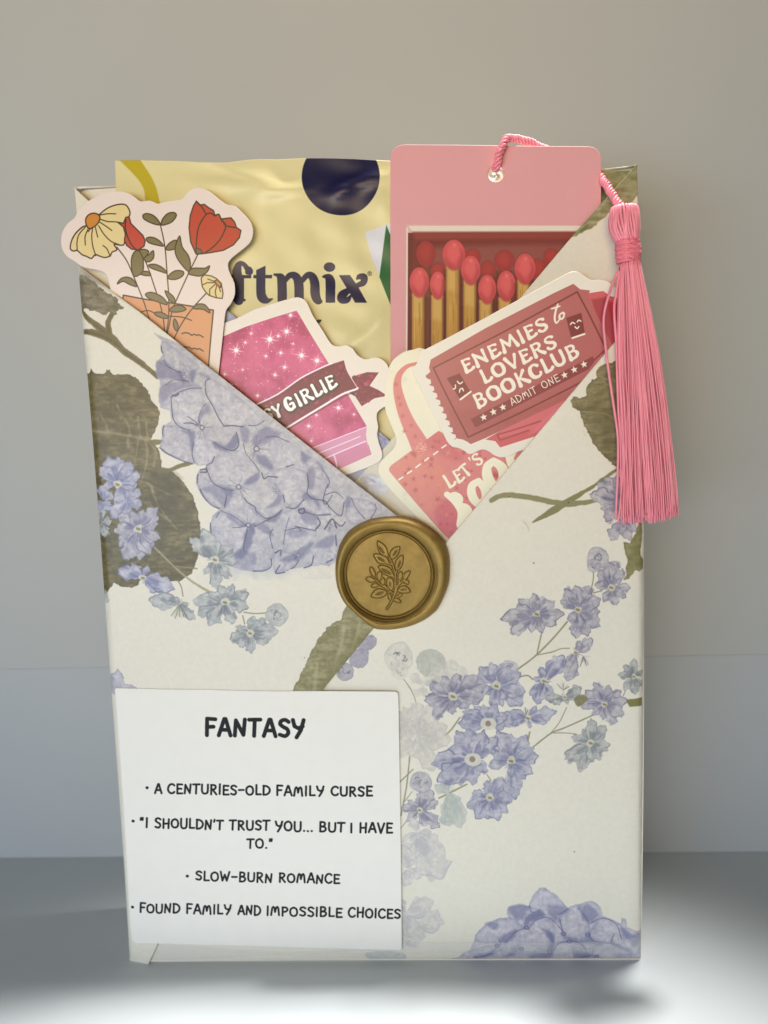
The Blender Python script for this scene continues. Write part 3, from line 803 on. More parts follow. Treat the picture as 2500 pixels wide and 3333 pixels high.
c.wash('L', [(1400, 1290), (1405, 1450), (1390, 1500), (1388, 1560), (1412, 1600), (1410, 1660), (1380, 1682), (1342, 1668), (1300, 1740), (1255, 1745), (1282, 1690), (1270, 1650), (1290, 1590), (1262, 1520), (1250, 1450), (1300, 1460), (1340, 1400), (1370, 1310)],
       (148, 146, 106), (128, 124, 82), (100, 96, 56), .4, .95, .3, 4, 2, smooth=False)
stems = (136, 132, 104)
for pts, r in (([(1072, 455), (1000, 540), (900, 640), (800, 715)], 4.5), ([(935, 512), (922, 570), (910, 625)], 3.5), ([(900, 636), (990, 618), (1040, 600), (1085, 598)], 3), ([(1212, 960), (1060, 1028), (985, 1058), (890, 1130)], 4),
               ([(1070, 918), (1030, 1000), (985, 1056)], 2.5), ([(1000, 1056), (1060, 1056), (1120, 1062)], 2.5), ([(190, 762), (235, 830), (260, 900)], 2.5), ([(492, 970), (450, 1030), (415, 1065)], 4), ([(530, 1330), (450, 1370), (380, 1405)], 4.5),
               ([(240, 1250), (165, 1322)], 3.5), ([(222, 1180), (205, 1340), (175, 1500)], 4), ([(1214, 180), (1212, 230), (1200, 282)], 3), ([(1215, 298), (1260, 286)], 3), ([(1392, 818), (1375, 855)], 2.5), ([(555, 880), (570, 910)], 3), ([(640, 1280), (660, 1310)], 3),
               ([(820, 750), (860, 745), (885, 765)], 4), ([(870, 1050), (860, 1100)], 4), ([(235, 1370), (190, 1430)], 2.5), ([(165, 1580), (230, 1500)], 2)):
    c.S('M', pts, r, stems, .9, 1.3, .6)
# faded ghosts first
c.bud('M', (165, 645), 82, GHO, 31, .85); c.bud('M', (170, 720), 46, GHO, 32, .5)
c.wash('M', [(255, 650), (290, 610), (360, 605), (415, 650), (415, 710), (360, 750), (290, 740), (262, 700)], (184, 184, 172), (176, 177, 168), (160, 162, 158), .3, .9)
c.flower('M', (260, 1070), [(190, 920), (270, 890), (370, 900), (420, 1020), (330, 1130), (350, 1250), (230, 1180), (170, 1010), (300, 980), (440, 1090)], GHO, .36, 33, .7, core=None)
c.flower('M', (430, 1380), [(400, 1260), (490, 1420), (500, 1560), (430, 1550), (360, 1340)], ((188, 190, 180), (176, 182, 176), (158, 166, 164)), .35, 34, .7, core=None)
c.flower('M', (300, 800), [(230, 740), (420, 710), (520, 710), (250, 850), (310, 860)], GHO, .35, 35, .6, core=None)
c.flower('M', (190, 1000), [(150, 940), (150, 1060), (170, 1180), (220, 1110)], GHO, .4, 36, .7, core=None)
for cc, tips, cols, wf, sd in (
        ((1310, 268), [(1325, 125), (1370, 170), (1410, 270), (1385, 320), (1340, 365), (1270, 345), (1225, 250), (1240, 175), (1290, 130)], LAV, .3, 41),
        ((1130, 388), [(1040, 340), (1060, 280), (1115, 260), (1190, 262), (1250, 330), (1245, 400), (1245, 475), (1180, 525), (1120, 540), (1080, 450)], LAV2, .3, 42),
        ((908, 412), [(795, 375), (815, 335), (890, 302), (940, 320), (1000, 345), (1050, 415), (1010, 470), (940, 510), (880, 512), (770, 515), (725, 438)], LAV, .28, 43),
        ((1118, 620), [(1140, 560), (1205, 548), (1200, 590), (1070, 700), (1075, 770), (1100, 640)], LAV, .3, 44),
        ((948, 775), [(1050, 640), (1000, 660), (930, 700), (890, 760), (875, 850), (910, 900), (990, 890)], BLU, .28, 45),
        ((1060, 862), [(960, 870), (1000, 900), (1080, 900), (1145, 810), (1140, 860)], GRY, .3, 46),
        ((1275, 900), [(1175, 830), (1220, 790), (1300, 800), (1360, 830), (1395, 880), (1380, 960), (1330, 1005), (1270, 985), (1210, 960), (1130, 900)], LAV2, .3, 47),
        ((1432, 750), [(1435, 655), (1380, 690), (1350, 740), (1385, 820), (1440, 845), (1478, 800), (1485, 720)], GRY, .28, 48),
        ((455, 855), [(330, 790), (400, 750), (480, 735), (580, 745), (640, 800), (620, 860), (540, 920), (450, 955), (350, 960), (300, 880)], LAV2, .3, 49),
        ((860, 975), [(700, 985), (780, 1010), (870, 1030), (960, 1000), (1010, 940), (905, 910), (760, 940)], BLU, .26, 50),
        ((690, 800), [(600, 700), (660, 680), (760, 680), (820, 730), (845, 830), (830, 900), (740, 880), (720, 905), (680, 920), (615, 840)], BLU, .32, 51),
        ((645, 1003), [(490, 1000), (510, 940), (570, 915), (620, 905), (690, 900), (750, 960), (740, 1010), (560, 1020)], BLU, .32, 52),
        ((770, 1205), [(700, 1050), (770, 1060), (850, 1070), (890, 1130), (910, 1180), (880, 1270), (840, 1300), (770, 1290), (650, 1230), (660, 1160), (790, 1400)], BLU, .3, 53),
        ((560, 1195), [(480, 1050), (540, 1035), (620, 1045), (690, 1090), (640, 1260), (560, 1330), (470, 1320), (380, 1310), (350, 1220), (430, 1140)], BLU, .3, 54),
        ((655, 1402), [(640, 1310), (720, 1290), (790, 1350), (780, 1410), (745, 1480), (700, 1520), (640, 1515), (580, 1510), (530, 1450), (560, 1380)], BLU, .32, 55),
        ((1200, 1110), [(1200, 980), (1280, 1020), (1300, 1120), (1290, 1150), (1250, 1200), (1210, 1210), (1140, 1260), (1065, 1195), (1100, 1080), (1160, 1040)], GRY, .3, 56),
        ((275, 1470), [(340, 1360), (370, 1420), (360, 1520), (310, 1560), (210, 1530), (180, 1460), (215, 1420), (280, 1370), (380, 1560)], LAV, .3, 57)):
    c.flower('M', cc, tips, cols, wf, sd, al=.96)
for cx, cy, R in ((645, 1003, 40), (560, 1195, 42)):
    c.P('M', [(cx - R, cy + R * .3), (cx - R * .8, cy - R * .6), (cx, cy - R * .75), (cx + R * .9, cy - R * .5), (cx + R, cy + R * .5), (cx, cy + R * .9)], (204, 200, 188), .95, 1.5, 3)
    c.P('M', [(cx + R * .4 * math.cos(k), cy + R * .4 * math.sin(k)) for k in range(6)], (134, 120, 110), .9, 2)
for cx, cy, u in ((1160, 640, 1), (1050, 825, -1), (850, 960, -1), (950, 780, 1)):
    rnd = random.Random(cx)
    for k in range(13):
        a = rnd.uniform(-1.2, 1.2) + (1.2 if u > 0 else -1.57); l = rnd.uniform(25, 60)
        c.S('M', [(cx, cy), (cx + l * math.cos(a) * .8, cy + l * math.sin(a) * (1 if u > 0 else .9))], 1.8, (104, 100, 120) if k % 2 else (196, 192, 180), .8, 1.2)
c.bud('M', (1236, 108), 60, LAV, 61, .95); c.bud('M', (1215, 150), 36, LAV, 62, .8)
c.bud('M', (283, 1318), 58, LAV, 63, .9); c.bud('M', (250, 1330), 30, LAV, 64, .6)
c.bud('M', (760, 710), 50, BLU, 65, .6)
c.P('M', [(1392, 875), (1480, 865), (1482, 910), (1410, 915)], (122, 118, 66), .95, 1.5, 3, smooth=False)
c.P('M', [(1110, 870), (1160, 850), (1180, 880), (1130, 915)], (126, 122, 84), .9, 2, 3)
c.flower('M', (-10, 560), [(30, 530), (20, 580), (-40, 620), (-60, 540)], LAV, .4, 66, core=None)
c.wash('P', [(800, 760), (900, 690), (985, 710), (998, 800), (960, 880), (880, 905), (800, 870)], (166, 160, 166), (150, 146, 160), (118, 114, 140), .3, .9)
c.wash('P', [(900, 690), (940, 600), (1030, 555), (1090, 600), (1060, 680), (985, 710)], (166, 160, 166), (150, 146, 160), (118, 114, 140), .5, .9)
c.bud('P', (740, 945), 100, ((172, 168, 172), (158, 154, 164), (108, 104, 124)), 67, .9)
# ghosts beside the note
G2 = ((208, 204, 196), (197, 193, 190), (174, 171, 177))
for cc, tips, sd in (((330, 330), [(300, 260), (440, 400), (455, 560), (350, 470), (260, 400), (400, 330)], 71), ((280, 520), [(250, 400), (350, 560), (260, 610), (300, 470)], 72), ((260, 760), [(410, 690), (455, 800), (330, 920), (240, 680), (250, 930)], 73)):
    c.flower('N', cc, tips, G2, .38, sd, .8, core=None)
c.wash('N', [(60, 950), (250, 950), (260, 1010), (130, 1010)], (188, 190, 182), (176, 180, 180), (164, 170, 174), .2, .8)
# hydrangea at the bottom
c.wash('N', [(600, 940), (620, 890), (660, 850), (690, 800), (742, 790), (800, 768), (802, 712), (850, 698), (905, 710), (920, 660), (985, 615), (1030, 650), (1105, 722), (1150, 702), (1205, 684), (1262, 702), (1280, 760), (1340, 780), (1376, 800), (1380, 770), (1402, 776), (1412, 830), (1520, 850), (1520, 990), (1440, 1003), (1400, 1060), (480, 1060), (510, 985), (620, 985)],
       (198, 194, 198), (178, 176, 187), (126, 127, 158), .35, .97, .12, 3, 5, smooth=False)
for i, pts in enumerate(([(920, 660), (985, 615), (1105, 722), (1000, 760), (905, 740)], [(800, 712), (905, 710), (960, 740), (890, 830), (800, 770)], [(690, 800), (800, 768), (880, 830), (760, 900), (620, 890)], [(1205, 684), (1262, 702), (1280, 760), (1215, 800), (1150, 720)],
        [(1060, 760), (1150, 702), (1210, 790), (1200, 870), (1090, 870)], [(905, 800), (1010, 765), (1040, 850), (1000, 940), (790, 960), (760, 880)], [(1210, 850), (1280, 770), (1380, 810), (1400, 900), (1240, 890)], [(1030, 900), (1150, 890), (1200, 930), (1200, 1000), (1040, 1000)],
        [(600, 940), (740, 915), (760, 1000), (520, 1010)], [(1240, 910), (1340, 900), (1430, 950), (1400, 1003), (1240, 1000)], [(1390, 820), (1480, 860), (1470, 960), (1400, 930)], [(780, 960), (900, 940), (1000, 960), (980, 1010), (800, 1010)])):
    c.wash('N', pts, (202, 198, 202), (180, 178, 190), (118, 120, 156), .5, .85, .14, 4, i % 13, ew=4.5)
for pts, al in (([(800, 720), (850, 700), (900, 720), (870, 780), (820, 760)], .6), ([(900, 750), (960, 730), (980, 760), (910, 790), (890, 830), (870, 800)], .8), ([(1000, 700), (1060, 700), (1120, 730), (1050, 760), (1060, 790), (1000, 750)], .55),
                ([(1170, 730), (1200, 700), (1260, 750), (1220, 790), (1180, 770)], .6), ([(680, 800), (740, 790), (740, 830), (700, 820)], .6), ([(760, 870), (830, 830), (830, 870), (780, 910)], .6), ([(960, 820), (1030, 850), (1030, 950), (1000, 930), (1010, 880)], .8),
                ([(1080, 860), (1160, 880), (1210, 860), (1280, 910), (1180, 900), (1100, 890)], .5), ([(1330, 870), (1350, 900), (1420, 930), (1420, 950), (1330, 900)], .7), ([(1380, 820), (1420, 850), (1480, 860), (1450, 920), (1400, 870)], .7),
                ([(620, 980), (720, 940), (740, 950), (650, 1000)], .6), ([(900, 970), (1020, 950), (1000, 990), (920, 990)], .5), ([(1130, 940), (1220, 950), (1200, 990), (1150, 990)], .6), ([(860, 900), (800, 950), (780, 980), (830, 960)], .4)):
    c.P('N', pts, (116, 118, 152), al, 7, 9)
for pts in ([(900, 830), (940, 780), (1010, 770), (1080, 840)], [(780, 900), (840, 840), (900, 820)], [(1060, 770), (1080, 850)], [(1210, 800), (1280, 770), (1350, 800), (1380, 880)], [(1210, 850), (1240, 890), (1340, 900)], [(905, 710), (920, 740), (960, 730)],
            [(620, 985), (700, 960), (740, 920)], [(1030, 940), (1060, 900), (1150, 890), (1200, 930)], [(1060, 1000), (1130, 980), (1230, 960)], [(790, 980), (800, 1010)], [(630, 970), (640, 1010)], [(1340, 850), (1325, 900), (1360, 910)], [(750, 880), (760, 910)], [(1105, 722), (1060, 750)], [(1160, 720), (1210, 790)]):
    c.S('N', pts, 2.2, (92, 94, 134), .75, 1.2, 1)
for x, y in ((1080, 850), (1205, 855), (865, 930), (740, 915), (1010, 945), (1250, 968), (890, 820), (1110, 890)):
    c.S('N', [(x - 3, y), (x + 3, y)], 11, (96, 100, 140), .8, 2); c.S('N', [(x - 1, y), (x + 1, y)], 5, (176, 176, 190), .8, 2)
for key, x, y in (('N', 1136, 430), ('M', 890, 137), ('L', 560, 1615)):
    c.S(key, [(x, y), (x + 2, y + 1)], 3, (80, 76, 62), .8)

# ---------- inner layers
IN = Canvas('print_inner', 3, -80, 80, 60, 214, 6, (198, 187, 158))
IR = Canvas('print_inner_right', 3, -80, 80, 60, 214, 6, (196, 186, 158))
for c in (IN, IR):
    c.wash('C', [(1200, 100), (1500, 100), (1500, 340), (1455, 345), (1432, 375), (1400, 420), (1345, 440), (1290, 452), (1250, 500), (1200, 540), (1125, 570), (1000, 640), (1150, 400)],
           (152, 146, 108), (128, 122, 78), (92, 86, 44), .35, 1, .5, 5, 3, smooth=False)
    c.S('C', [(1180, 525), (1150, 550)], 8, (84, 80, 40), .7, 3)
for c, key, pts in ((IN, 'D', [(1370, 1080), (1480, 1150), (1500, 1300), (1200, 1500), (1000, 1450), (1250, 1250)]), (IN, 'D', [(150, 100), (300, 220), (250, 400), (150, 350)]), (IN, 'A', [(1350, 1300), (1450, 1380), (1400, 1500), (1300, 1420)])):
    c.wash(key, pts, (166, 164, 166), (150, 150, 160), (118, 122, 142), .4, .9, .2)
IN.flower('D', (1420, 1130), [(1390, 1080), (1470, 1170), (1400, 1200)], LAV2, .4, 81, core=None)
IN.wash('E', [(0, 1400), (40, 1450), (45, 1520), (0, 1570), (-60, 1500)], *LAV2, .4, .85)
IR.blotch('D', [(1240, 1420), (1320, 1400), (1420, 1450), (1450, 1540), (1300, 1560), (1220, 1500)], (168, 164, 156), .7, 6, 6)
IR.flower('E', (40, 1350), [(0, 1290), (80, 1300), (120, 1370), (60, 1420), (0, 1390)], GHO, .45, 82, .8, core=None)
for k in range(4):
    IR.S('D', [(1240 + k * 8, 1440 + k * 12), (1290 + k * 10, 1430 + k * 10), (1340 + k * 8, 1450 + k * 8)], 2.5, (130, 124, 120), .6, 1.4)

OL.contrast(PL, 1.14); OR.contrast(PR, 1.06)
m_ol = print_mat('left_flap_paper', OL, gain(PL), .48, .45, coat=.12)
m_or = print_mat('right_flap_paper', OR, gain(PR), .42, .5, coat=.2)
m_in = print_mat('inner_paper', IN, G_PAPER, .5, .4)
m_ir = print_mat('inner_right_paper', IR, G_PAPER, .5, .4)
m_plain = flat_mat('plain_paper', (.80, .76, .65), .5, bump=(900, .25, .00004), var=.03)

pkg = empty('gift_package', (0, 13, 0), 'upright floral paper book wrap with crossed front flaps, standing on the white table', 'wrapped gift')
TL = mm('T', (157, 402), 3.6); TR = mm('T', (1378, 352), 3.1)
# wrapped book filling the back of the package
v, f = box(0, 1, 0, 1, 0, 1)
V = []
for x, y, z in v:
    zz = .4 if z == 0 else (TR[1] - .6 if x else TL[1] + .3)
    V.append((xr(zz) - .38 if x else xl(zz) + .38, 25.5 if y else 6.6, zz))
mk('wrapped_book', V, f, m_in, pkg, IN)
# side, bottom and back sheets


def sheet_strip(name, P0, P1, th, mat):
    V = [P0[0], P0[1], P1[1], P1[0]]
    nrm = np.cross(np.array(P0[1]) - P0[0], np.array(P1[0]) - P0[0]); nrm = nrm / np.linalg.norm(nrm) * th
    V = V + [tuple(np.array(p) + nrm) for p in V]
    F = [[0, 1, 2, 3], [7, 6, 5, 4], [0, 4, 5, 1], [1, 5, 6, 2], [2, 6, 7, 3], [3, 7, 4, 0]]
    return mk(name, V, F, mat, pkg)


def side_sheet(name, fx, ztop, s, mat):
    zs = np.linspace(BTM + .1, ztop, 60)
    V, F = [], []
    for z in zs:
        x = fx(z)
        for y in ((RR * .9 if z < (152 if s > 0 else 165) else 4.15), 26):
            V.append((x, y, z)); V.append((x + s * .35, y, z))
    for i in range(len(zs) - 1):
        a = i * 4; b = a + 4
        F += [[a, a + 2, b + 2, b], [a + 1, b + 1, b + 3, a + 3], [a, b, b + 1, a + 1], [a + 2, a + 3, b + 3, b + 2]]
    F += [[0, 1, 3, 2], [a + 4, a + 6, a + 7, a + 5]]
    return mk(name, V, F, mat, pkg, OR)


side_sheet('side_panel', xl, TL[1], 1, m_plain)
side_sheet('side_panel', xr, TR[1], -1, m_plain)
mk('bottom_panel', *box(xl(0) + .4, xr(0) - .4, 1.2, 26, .05, .4), m_plain, pkg)
mk('back_panel', *box(xl(100) + 1.5, xr(100) - 1.5, 25.7, 26.1, .4, TL[1] - .5), m_plain, pkg)


def edge_run(fx, z0, z1, n=14):
    return [(fx(z), z) for z in np.linspace(z0, z1, n)]


ex = np.array([xl(100) + d for d in (.3, .7, 1.2, 1.8, 2.5)])
exr = np.array([xr(100) - d for d in (.3, .7, 1.2, 1.8, 2.5)])
# inner flaps (crease upper edges run down to the crossing)
a = [TL, mm('T', (190, 432), 3.6), mm('T', (485, 665), 3.6), mm('T', (860, 965), 3.6), mm('T', (1010, 1085), 3.6), mm('T', (900, 1300), 3.6), mm('T', (300, 1300), 3.6)]
a = a + edge_run(lambda z: xl(z) + .02, a[-1][1], TL[1] - 1.0, 10)
plate('inner_flap', a, lambda x, z: 3.6, .5, m_in, pkg, IN, 5, .18)
b = [TR, mm('T', (1255, 488), 3.1), mm('T', (1120, 648), 3.1), mm('T', (853, 940), 3.1), mm('T', (760, 1048), 3.1), mm('T', (690, 1130), 3.1), mm('T', (800, 1300), 3.1), mm('T', (1300, 1300), 3.1)]
b = b + edge_run(lambda z: xr(z) - .02, b[-1][1], TR[1] - 1.0, 10)
plate('inner_flap', b, lambda x, z: 3.1, .5, m_ir, pkg, IR, 5, .18)
# folded rims at the top corners
v, f = tube([(TL[0], 4.4, TL[1] - .2), (TL[0] + 3, 5.6, TL[1] + .2), (-58, 6.5, TL[1] + .4)], .3, 8); mk('corner_fold', v, f, m_plain, pkg, smooth=True)
v, f = tube([(TR[0] - .3, 4.2, TR[1] - .4), (TR[0] - 3, 5.6, TR[1] - .2), (TR[0] - 13, 6.4, TR[1] - .5)], .32, 8); mk('corner_fold', v, f, m_in, pkg, IN, smooth=True)

# front flaps
fr = [mm('T', (1392, 664), .5), mm('T', (1330, 736), .5), mm('T', (1150, 950), .5), mm('T', (965, 1170), .5), mm('T', (830, 1330), .5), mm('T', (400, 1800), .5)]
fr[0] = (xr(fr[0][1]), fr[0][1])
fr += [(xl(8) + 2, 3.0), (xl(0) + 1.5, BTM + .1), (xr(0), BTM + .1)] + edge_run(xr, 4, fr[0][1] - 3, 22)
plate('front_flap', fr, y_right, .35, m_or, pkg, OR, 3.2, .16, extra=exr)
fl = [mm('T', (168, 568), 0), mm('T', (300, 672), 0), mm('T', (500, 832), 0), mm('T', (700, 990), 0), mm('T', (862, 1117), 0), mm('T', (905, 1160), 0), mm('T', (912, 1225), 0), mm('T', (800, 1365), 0), mm('T', (695, 1492), 0), mm('T', (470, 1765), 0), (xl(0) + 6, BTM + .1), (xl(0), BTM + .1)]
fl[0] = (xl(fl[0][1]), fl[0][1])
fl += edge_run(xl, 4, fl[0][1] - 3, 22)
plate('front_flap', fl, y_left, .3, m_ol, pkg, OL, 3.2, .16, extra=ex)
# rolled crease along each front flap's upper edge
# clear tape along the bottom
m_tape, nt, b_ = new_mat('clear_tape')
b_.inputs['Base Color'].default_value = (.9, .9, .88, 1); b_.inputs['Roughness'].default_value = .18
b_.inputs['Transmission Weight'].default_value = .0; b_.inputs['Alpha'].default_value = .14
add_bump(nt, b_, 120, .15, .0002)
tp = [mm('N', (255, 905), 0), mm('N', (700, 903), 0), mm('N', (1100, 902), 0), mm('N', (1330, 895), 0), mm('N', (1420, 884), 0), mm('N', (1475, 860), 0), (xr(4), 12.0), (xr(0) - .1, .6), (xl(0) + 3, .6), (xl(10) + 2, mm('N', (100, 905), 0)[1])]
plate('clear_tape', tp, lambda x, z: roundy(x, z, .55) - .12 + swell(x, z) * .35 + .22 * math.sin(x * .075 + z * .045 + .8 * math.sin(z * .03)), .06, m_tape, pkg, None, 4, .03, extra=exr)

# a stray fibre lying on the right flap
m_fib = flat_mat('pale_fibre', (.8, .76, .66), .6)
p = [mm('L', q, 0) for q in ((470, 1298), (498, 1318), (515, 1345), (520, 1372), (514, 1366))]
p = catmull([(q[0], -.25 + .1 * i, q[1]) for i, q in enumerate(p)], 4)
v, f = tube(p, .07, 5)
tag(mk('lint_fibre', v, f, m_fib), 'tiny curled white fibre lying on the plain right flap below the green stem', 'fibre')
# ================================================================== things tucked into the wrap
WHT = gain((214, 206, 186), (.82, .79, .67))       # white stock under the same light
STK = gain((212, 200, 176), (.80, .76, .67))

# ---------- yellow foil sachet
SA = Canvas('print_sachet', 5.5, -66, 20, 112, 219, 9, (203, 188, 124))
c = SA
c.P('A', [(470, 30), (630, 40), (700, 120), (750, 200), (790, 290), (812, 380), (815, 430), (705, 400), (690, 310), (650, 230), (580, 150), (520, 90)], (172, 150, 20), 1, 1.5)
c.P('B', [(1090 + 300 * math.cos(k * .2), 228 + 300 * math.sin(k * .2)) for k in range(32)], (17, 15, 44), 1, 1.3)
c.P('B', [(1275, 655), (1440, 600), (1500, 590), (1500, 1000), (1385, 985), (1340, 880), (1300, 760)], (196, 192, 176), 1, 1.5, smooth=False)
c.P('B', [(1440, 600), (1480, 700), (1560, 1000), (1560, 1240), (1480, 1235), (1387, 1000)], (22, 84, 36), 1, 1.2, smooth=False)
NV = (15, 13, 46)
c.P('B', [(215, 880), (268, 900), (268, 1010), (215, 1015)], NV, 0, 1)
# f
c.S('B', [(395, 955, 20), (385, 960, 24), (345, 905, 16), (310, 905, 22), (292, 960, 34), (305, 1060, 38), (305, 1180, 38)], 0, NV)
c.S('B', [(385, 945, 22), (372, 965, 18)], 0, NV)
c.P('B', [(246, 985), (400, 988), (400, 1012), (246, 1010)], NV, smooth=False); c.P('B', [(262, 1000), (345, 1000), (345, 1188), (262, 1188)], NV, smooth=False)
c.S('B', [(255, 1180), (350, 1180)], 9, NV)
# o before it, mostly hidden
c.S('B', [(170, 1000, 30), (120, 1090, 36), (170, 1180, 30), (220, 1090, 36), (170, 1000, 30)], 0, NV)
# t
c.P('B', [(440, 950), (512, 918), (512, 1000), (440, 1000)], NV, smooth=False)
c.P('B', [(418, 988), (565, 988), (560, 1014), (418, 1012)], NV, smooth=False)
c.S('B', [(476, 990, 36), (476, 1120, 36), (490, 1165, 36), (525, 1185, 20), (565, 1172, 5)], 0, NV)
# m
c.S('B', [(580, 985, 8), (610, 992, 16), (635, 1020, 34), (640, 1110, 36), (640, 1185, 36)], 0, NV)
c.S('B', [(660, 1030, 20), (700, 990, 22), (745, 1000, 30), (768, 1060, 36), (770, 1190, 36)], 0, NV)
c.S('B', [(795, 1030, 20), (835, 990, 22), (870, 1000, 30), (890, 1050, 35), (895, 1140, 36), (915, 1185, 28), (945, 1192, 6)], 0, NV)
# i
c.P('B', [(1003 + 44 * math.cos(k * .5), 925 + 36 * math.sin(k * .5)) for k in range(13)], NV)
c.S('B', [(955, 1000, 8), (980, 998, 18), (1008, 1030, 36), (1010, 1165, 36)], 0, NV); c.P('B', [(974, 1030), (1046, 1030), (1046, 1200), (974, 1200)], NV, smooth=False)
# x
c.P('B', [(1075, 988), (1160, 988), (1225, 1080), (1292, 1200), (1200, 1200), (1150, 1110)], NV, smooth=False)
c.S('B', [(1215, 1015, 8), (1235, 1000, 20), (1270, 1005, 26), (1262, 1045, 24), (1215, 1068, 18), (1150, 1105, 22), (1105, 1140, 34), (1100, 1172, 34), (1140, 1180, 22), (1165, 1150, 10)], 0, NV)
c.S('B', [(1312 + 15 * math.cos(k), 975 + 16 * math.sin(k)) for k in np.linspace(0, 6.3, 12)], 2, (60, 52, 40), 1, 1.2)
text(c, 'B', 'R', (1305, 983), (1320, 983), 17, HAND, (60, 52, 40), rad=.1)
c.S('B', [(938, 1336, 5), (920, 1345, 14), (905, 1350, 8), (890, 1400, 12)], 0, NV)
m_sa, nt, b_ = new_mat('yellow_foil_film')
ti = nt.nodes.new('ShaderNodeTexImage'); ti.image = SA.image(gain((214, 200, 140), (.80, .73, .44))); ti.extension = 'EXTEND'
nt.links.new(ti.outputs[0], b_.inputs['Base Color']); b_.inputs['Roughness'].default_value = .42; b_.inputs['Metallic'].default_value = .0
b_.inputs['Specular IOR Level'].default_value = .32; b_.inputs['Coat Weight'].default_value = .12; b_.inputs['Coat Roughness'].default_value = .2
add_bump(nt, b_, 55, .10, .0010, 2)


def sachet_y(x, z):
    q = mmB(x, z)
    y = 5.4 - .9 * math.exp(-((x + 25) / 26) ** 2 - ((z - 130) / 60) ** 2)
    for (cx, cz, ax, az, ang, h) in CREASE:
        dx, dz = x - cx, z - cz
        u = dx * math.cos(ang) + dz * math.sin(ang); v = -dx * math.sin(ang) + dz * math.cos(ang)
        y -= 1.2 * h * math.exp(-(u / ax) ** 2 - abs(v / (az * .8)) ** 1.25)
    y += .16 * math.sin(x * .55 + 1.3 * math.sin(z * .23)) * math.exp(-((z - 196) / 14) ** 2)
    y += .12 * math.sin(z * .7 + x * .3) * math.exp(-((x + 2) / 10) ** 2)
    return y


def mmB(x, z):
    return x, z


_cr = lambda key, p, ax, az, deg, h: (*mm(key, p, 5.2), ax, az, math.radians(deg), h)
CREASE = [_cr('B', (330, 300), 12, 2.0, -8, .75), _cr('B', (640, 345), 7, 1.5, 8, .8), _cr('B', (690, 430), 5, 6, 0, .45), _cr('B', (430, 240), 7, 1.4, -18, .5), _cr('B', (120, 130), 12, 3, -20, .5),
          _cr('B', (1180, 310), 9, 1.5, 14, .7), _cr('B', (1320, 235), 5, 1.0, 4, .5), _cr('B', (1080, 360), 6, 2, 40, .35), _cr('B', (560, 120), 4, 6, 20, -.45), _cr('B', (230, 180), 4, 5, 30, -.5),
          _cr('B', (520, 560), 3, 14, 4, .5), _cr('B', (820, 700), 5, 18, -10, .4), _cr('B', (1130, 720), 4, 13, 12, .4), _cr('B', (350, 500), 4, 8, -30, .4), _cr('B', (1280, 1450), 8, 2.2, 38, .9),
          _cr('B', (1380, 1350), 3, 9, -10, .6), _cr('B', (1100, 1420), 5, 9, 20, .4), _cr('B', (1410, 430), 3, 9, 24, .6), _cr('B', (280, 860), 6, 3, 20, .4)]
so = [mm('T', p, 5.4) for p in ((248, 346), (330, 346), (400, 349), (440, 352), (480, 352), (520, 347), (560, 344), (620, 343), (700, 342), (800, 345), (852, 348), (905, 352))]
so = [tuple(p) for p in catmull(so, 3)]
so += [mm('T', p, 5.4) for p in ((905, 700), (900, 1180), (700, 1180), (330, 1150), (262, 800), (256, 600), (253, 470))]
plate('foil_sachet', so, sachet_y, .8, m_sa, None, SA, 1.1, .12)
tag(bpy.data.objects['foil_sachet'], 'crinkled yellow foil sachet with navy half circle and navy lettering, tucked in at the back', 'sachet')

# ---------- pink match-box bookmark with tassel
BK = Canvas('print_bookmark', 4.0, 5, 64, 152, 218, 12, (200, 141, 140))
c = BK
c.P('C', [(120, 60), (700, 60), (1300, 60), (1300, 600), (120, 600)], (203, 143, 144), .5, 60)
c.P('C', [(203, 518), (1330, 520), (1330, 1500), (200, 1500)], (196, 158, 150), 1, 1.5, smooth=False)
c.P('C', [(212, 560), (1330, 556), (1330, 1500), (216, 1500)], (118, 50, 40), 1, 2, smooth=False)
c.P('C', [(214, 522), (1300, 522), (1300, 552), (236, 552)], (206, 184, 168), 1, 2, smooth=False)
c.P('C', [(236, 556), (1300, 553), (1300, 606), (262, 612)], (138, 60, 50), 1, 8, smooth=False)
c.P('C', [(262, 600), (1300, 592), (1300, 640), (262, 650)], (112, 42, 34), .9, 14, smooth=False)
c.P('C', [(330, 640), (700, 622), (1080, 618), (1000, 760), (600, 790), (340, 760)], (150, 88, 80), .75, 28, smooth=False)
c.P('C', [(212, 562), (238, 596), (232, 900), (226, 1500), (204, 1500)], (108, 48, 36), 1, 3, smooth=False)
c.S('C', [(208, 535), (207, 800), (205, 1190), (204, 1400)], 4.5, (208, 180, 166), 1, 2, smooth=False)


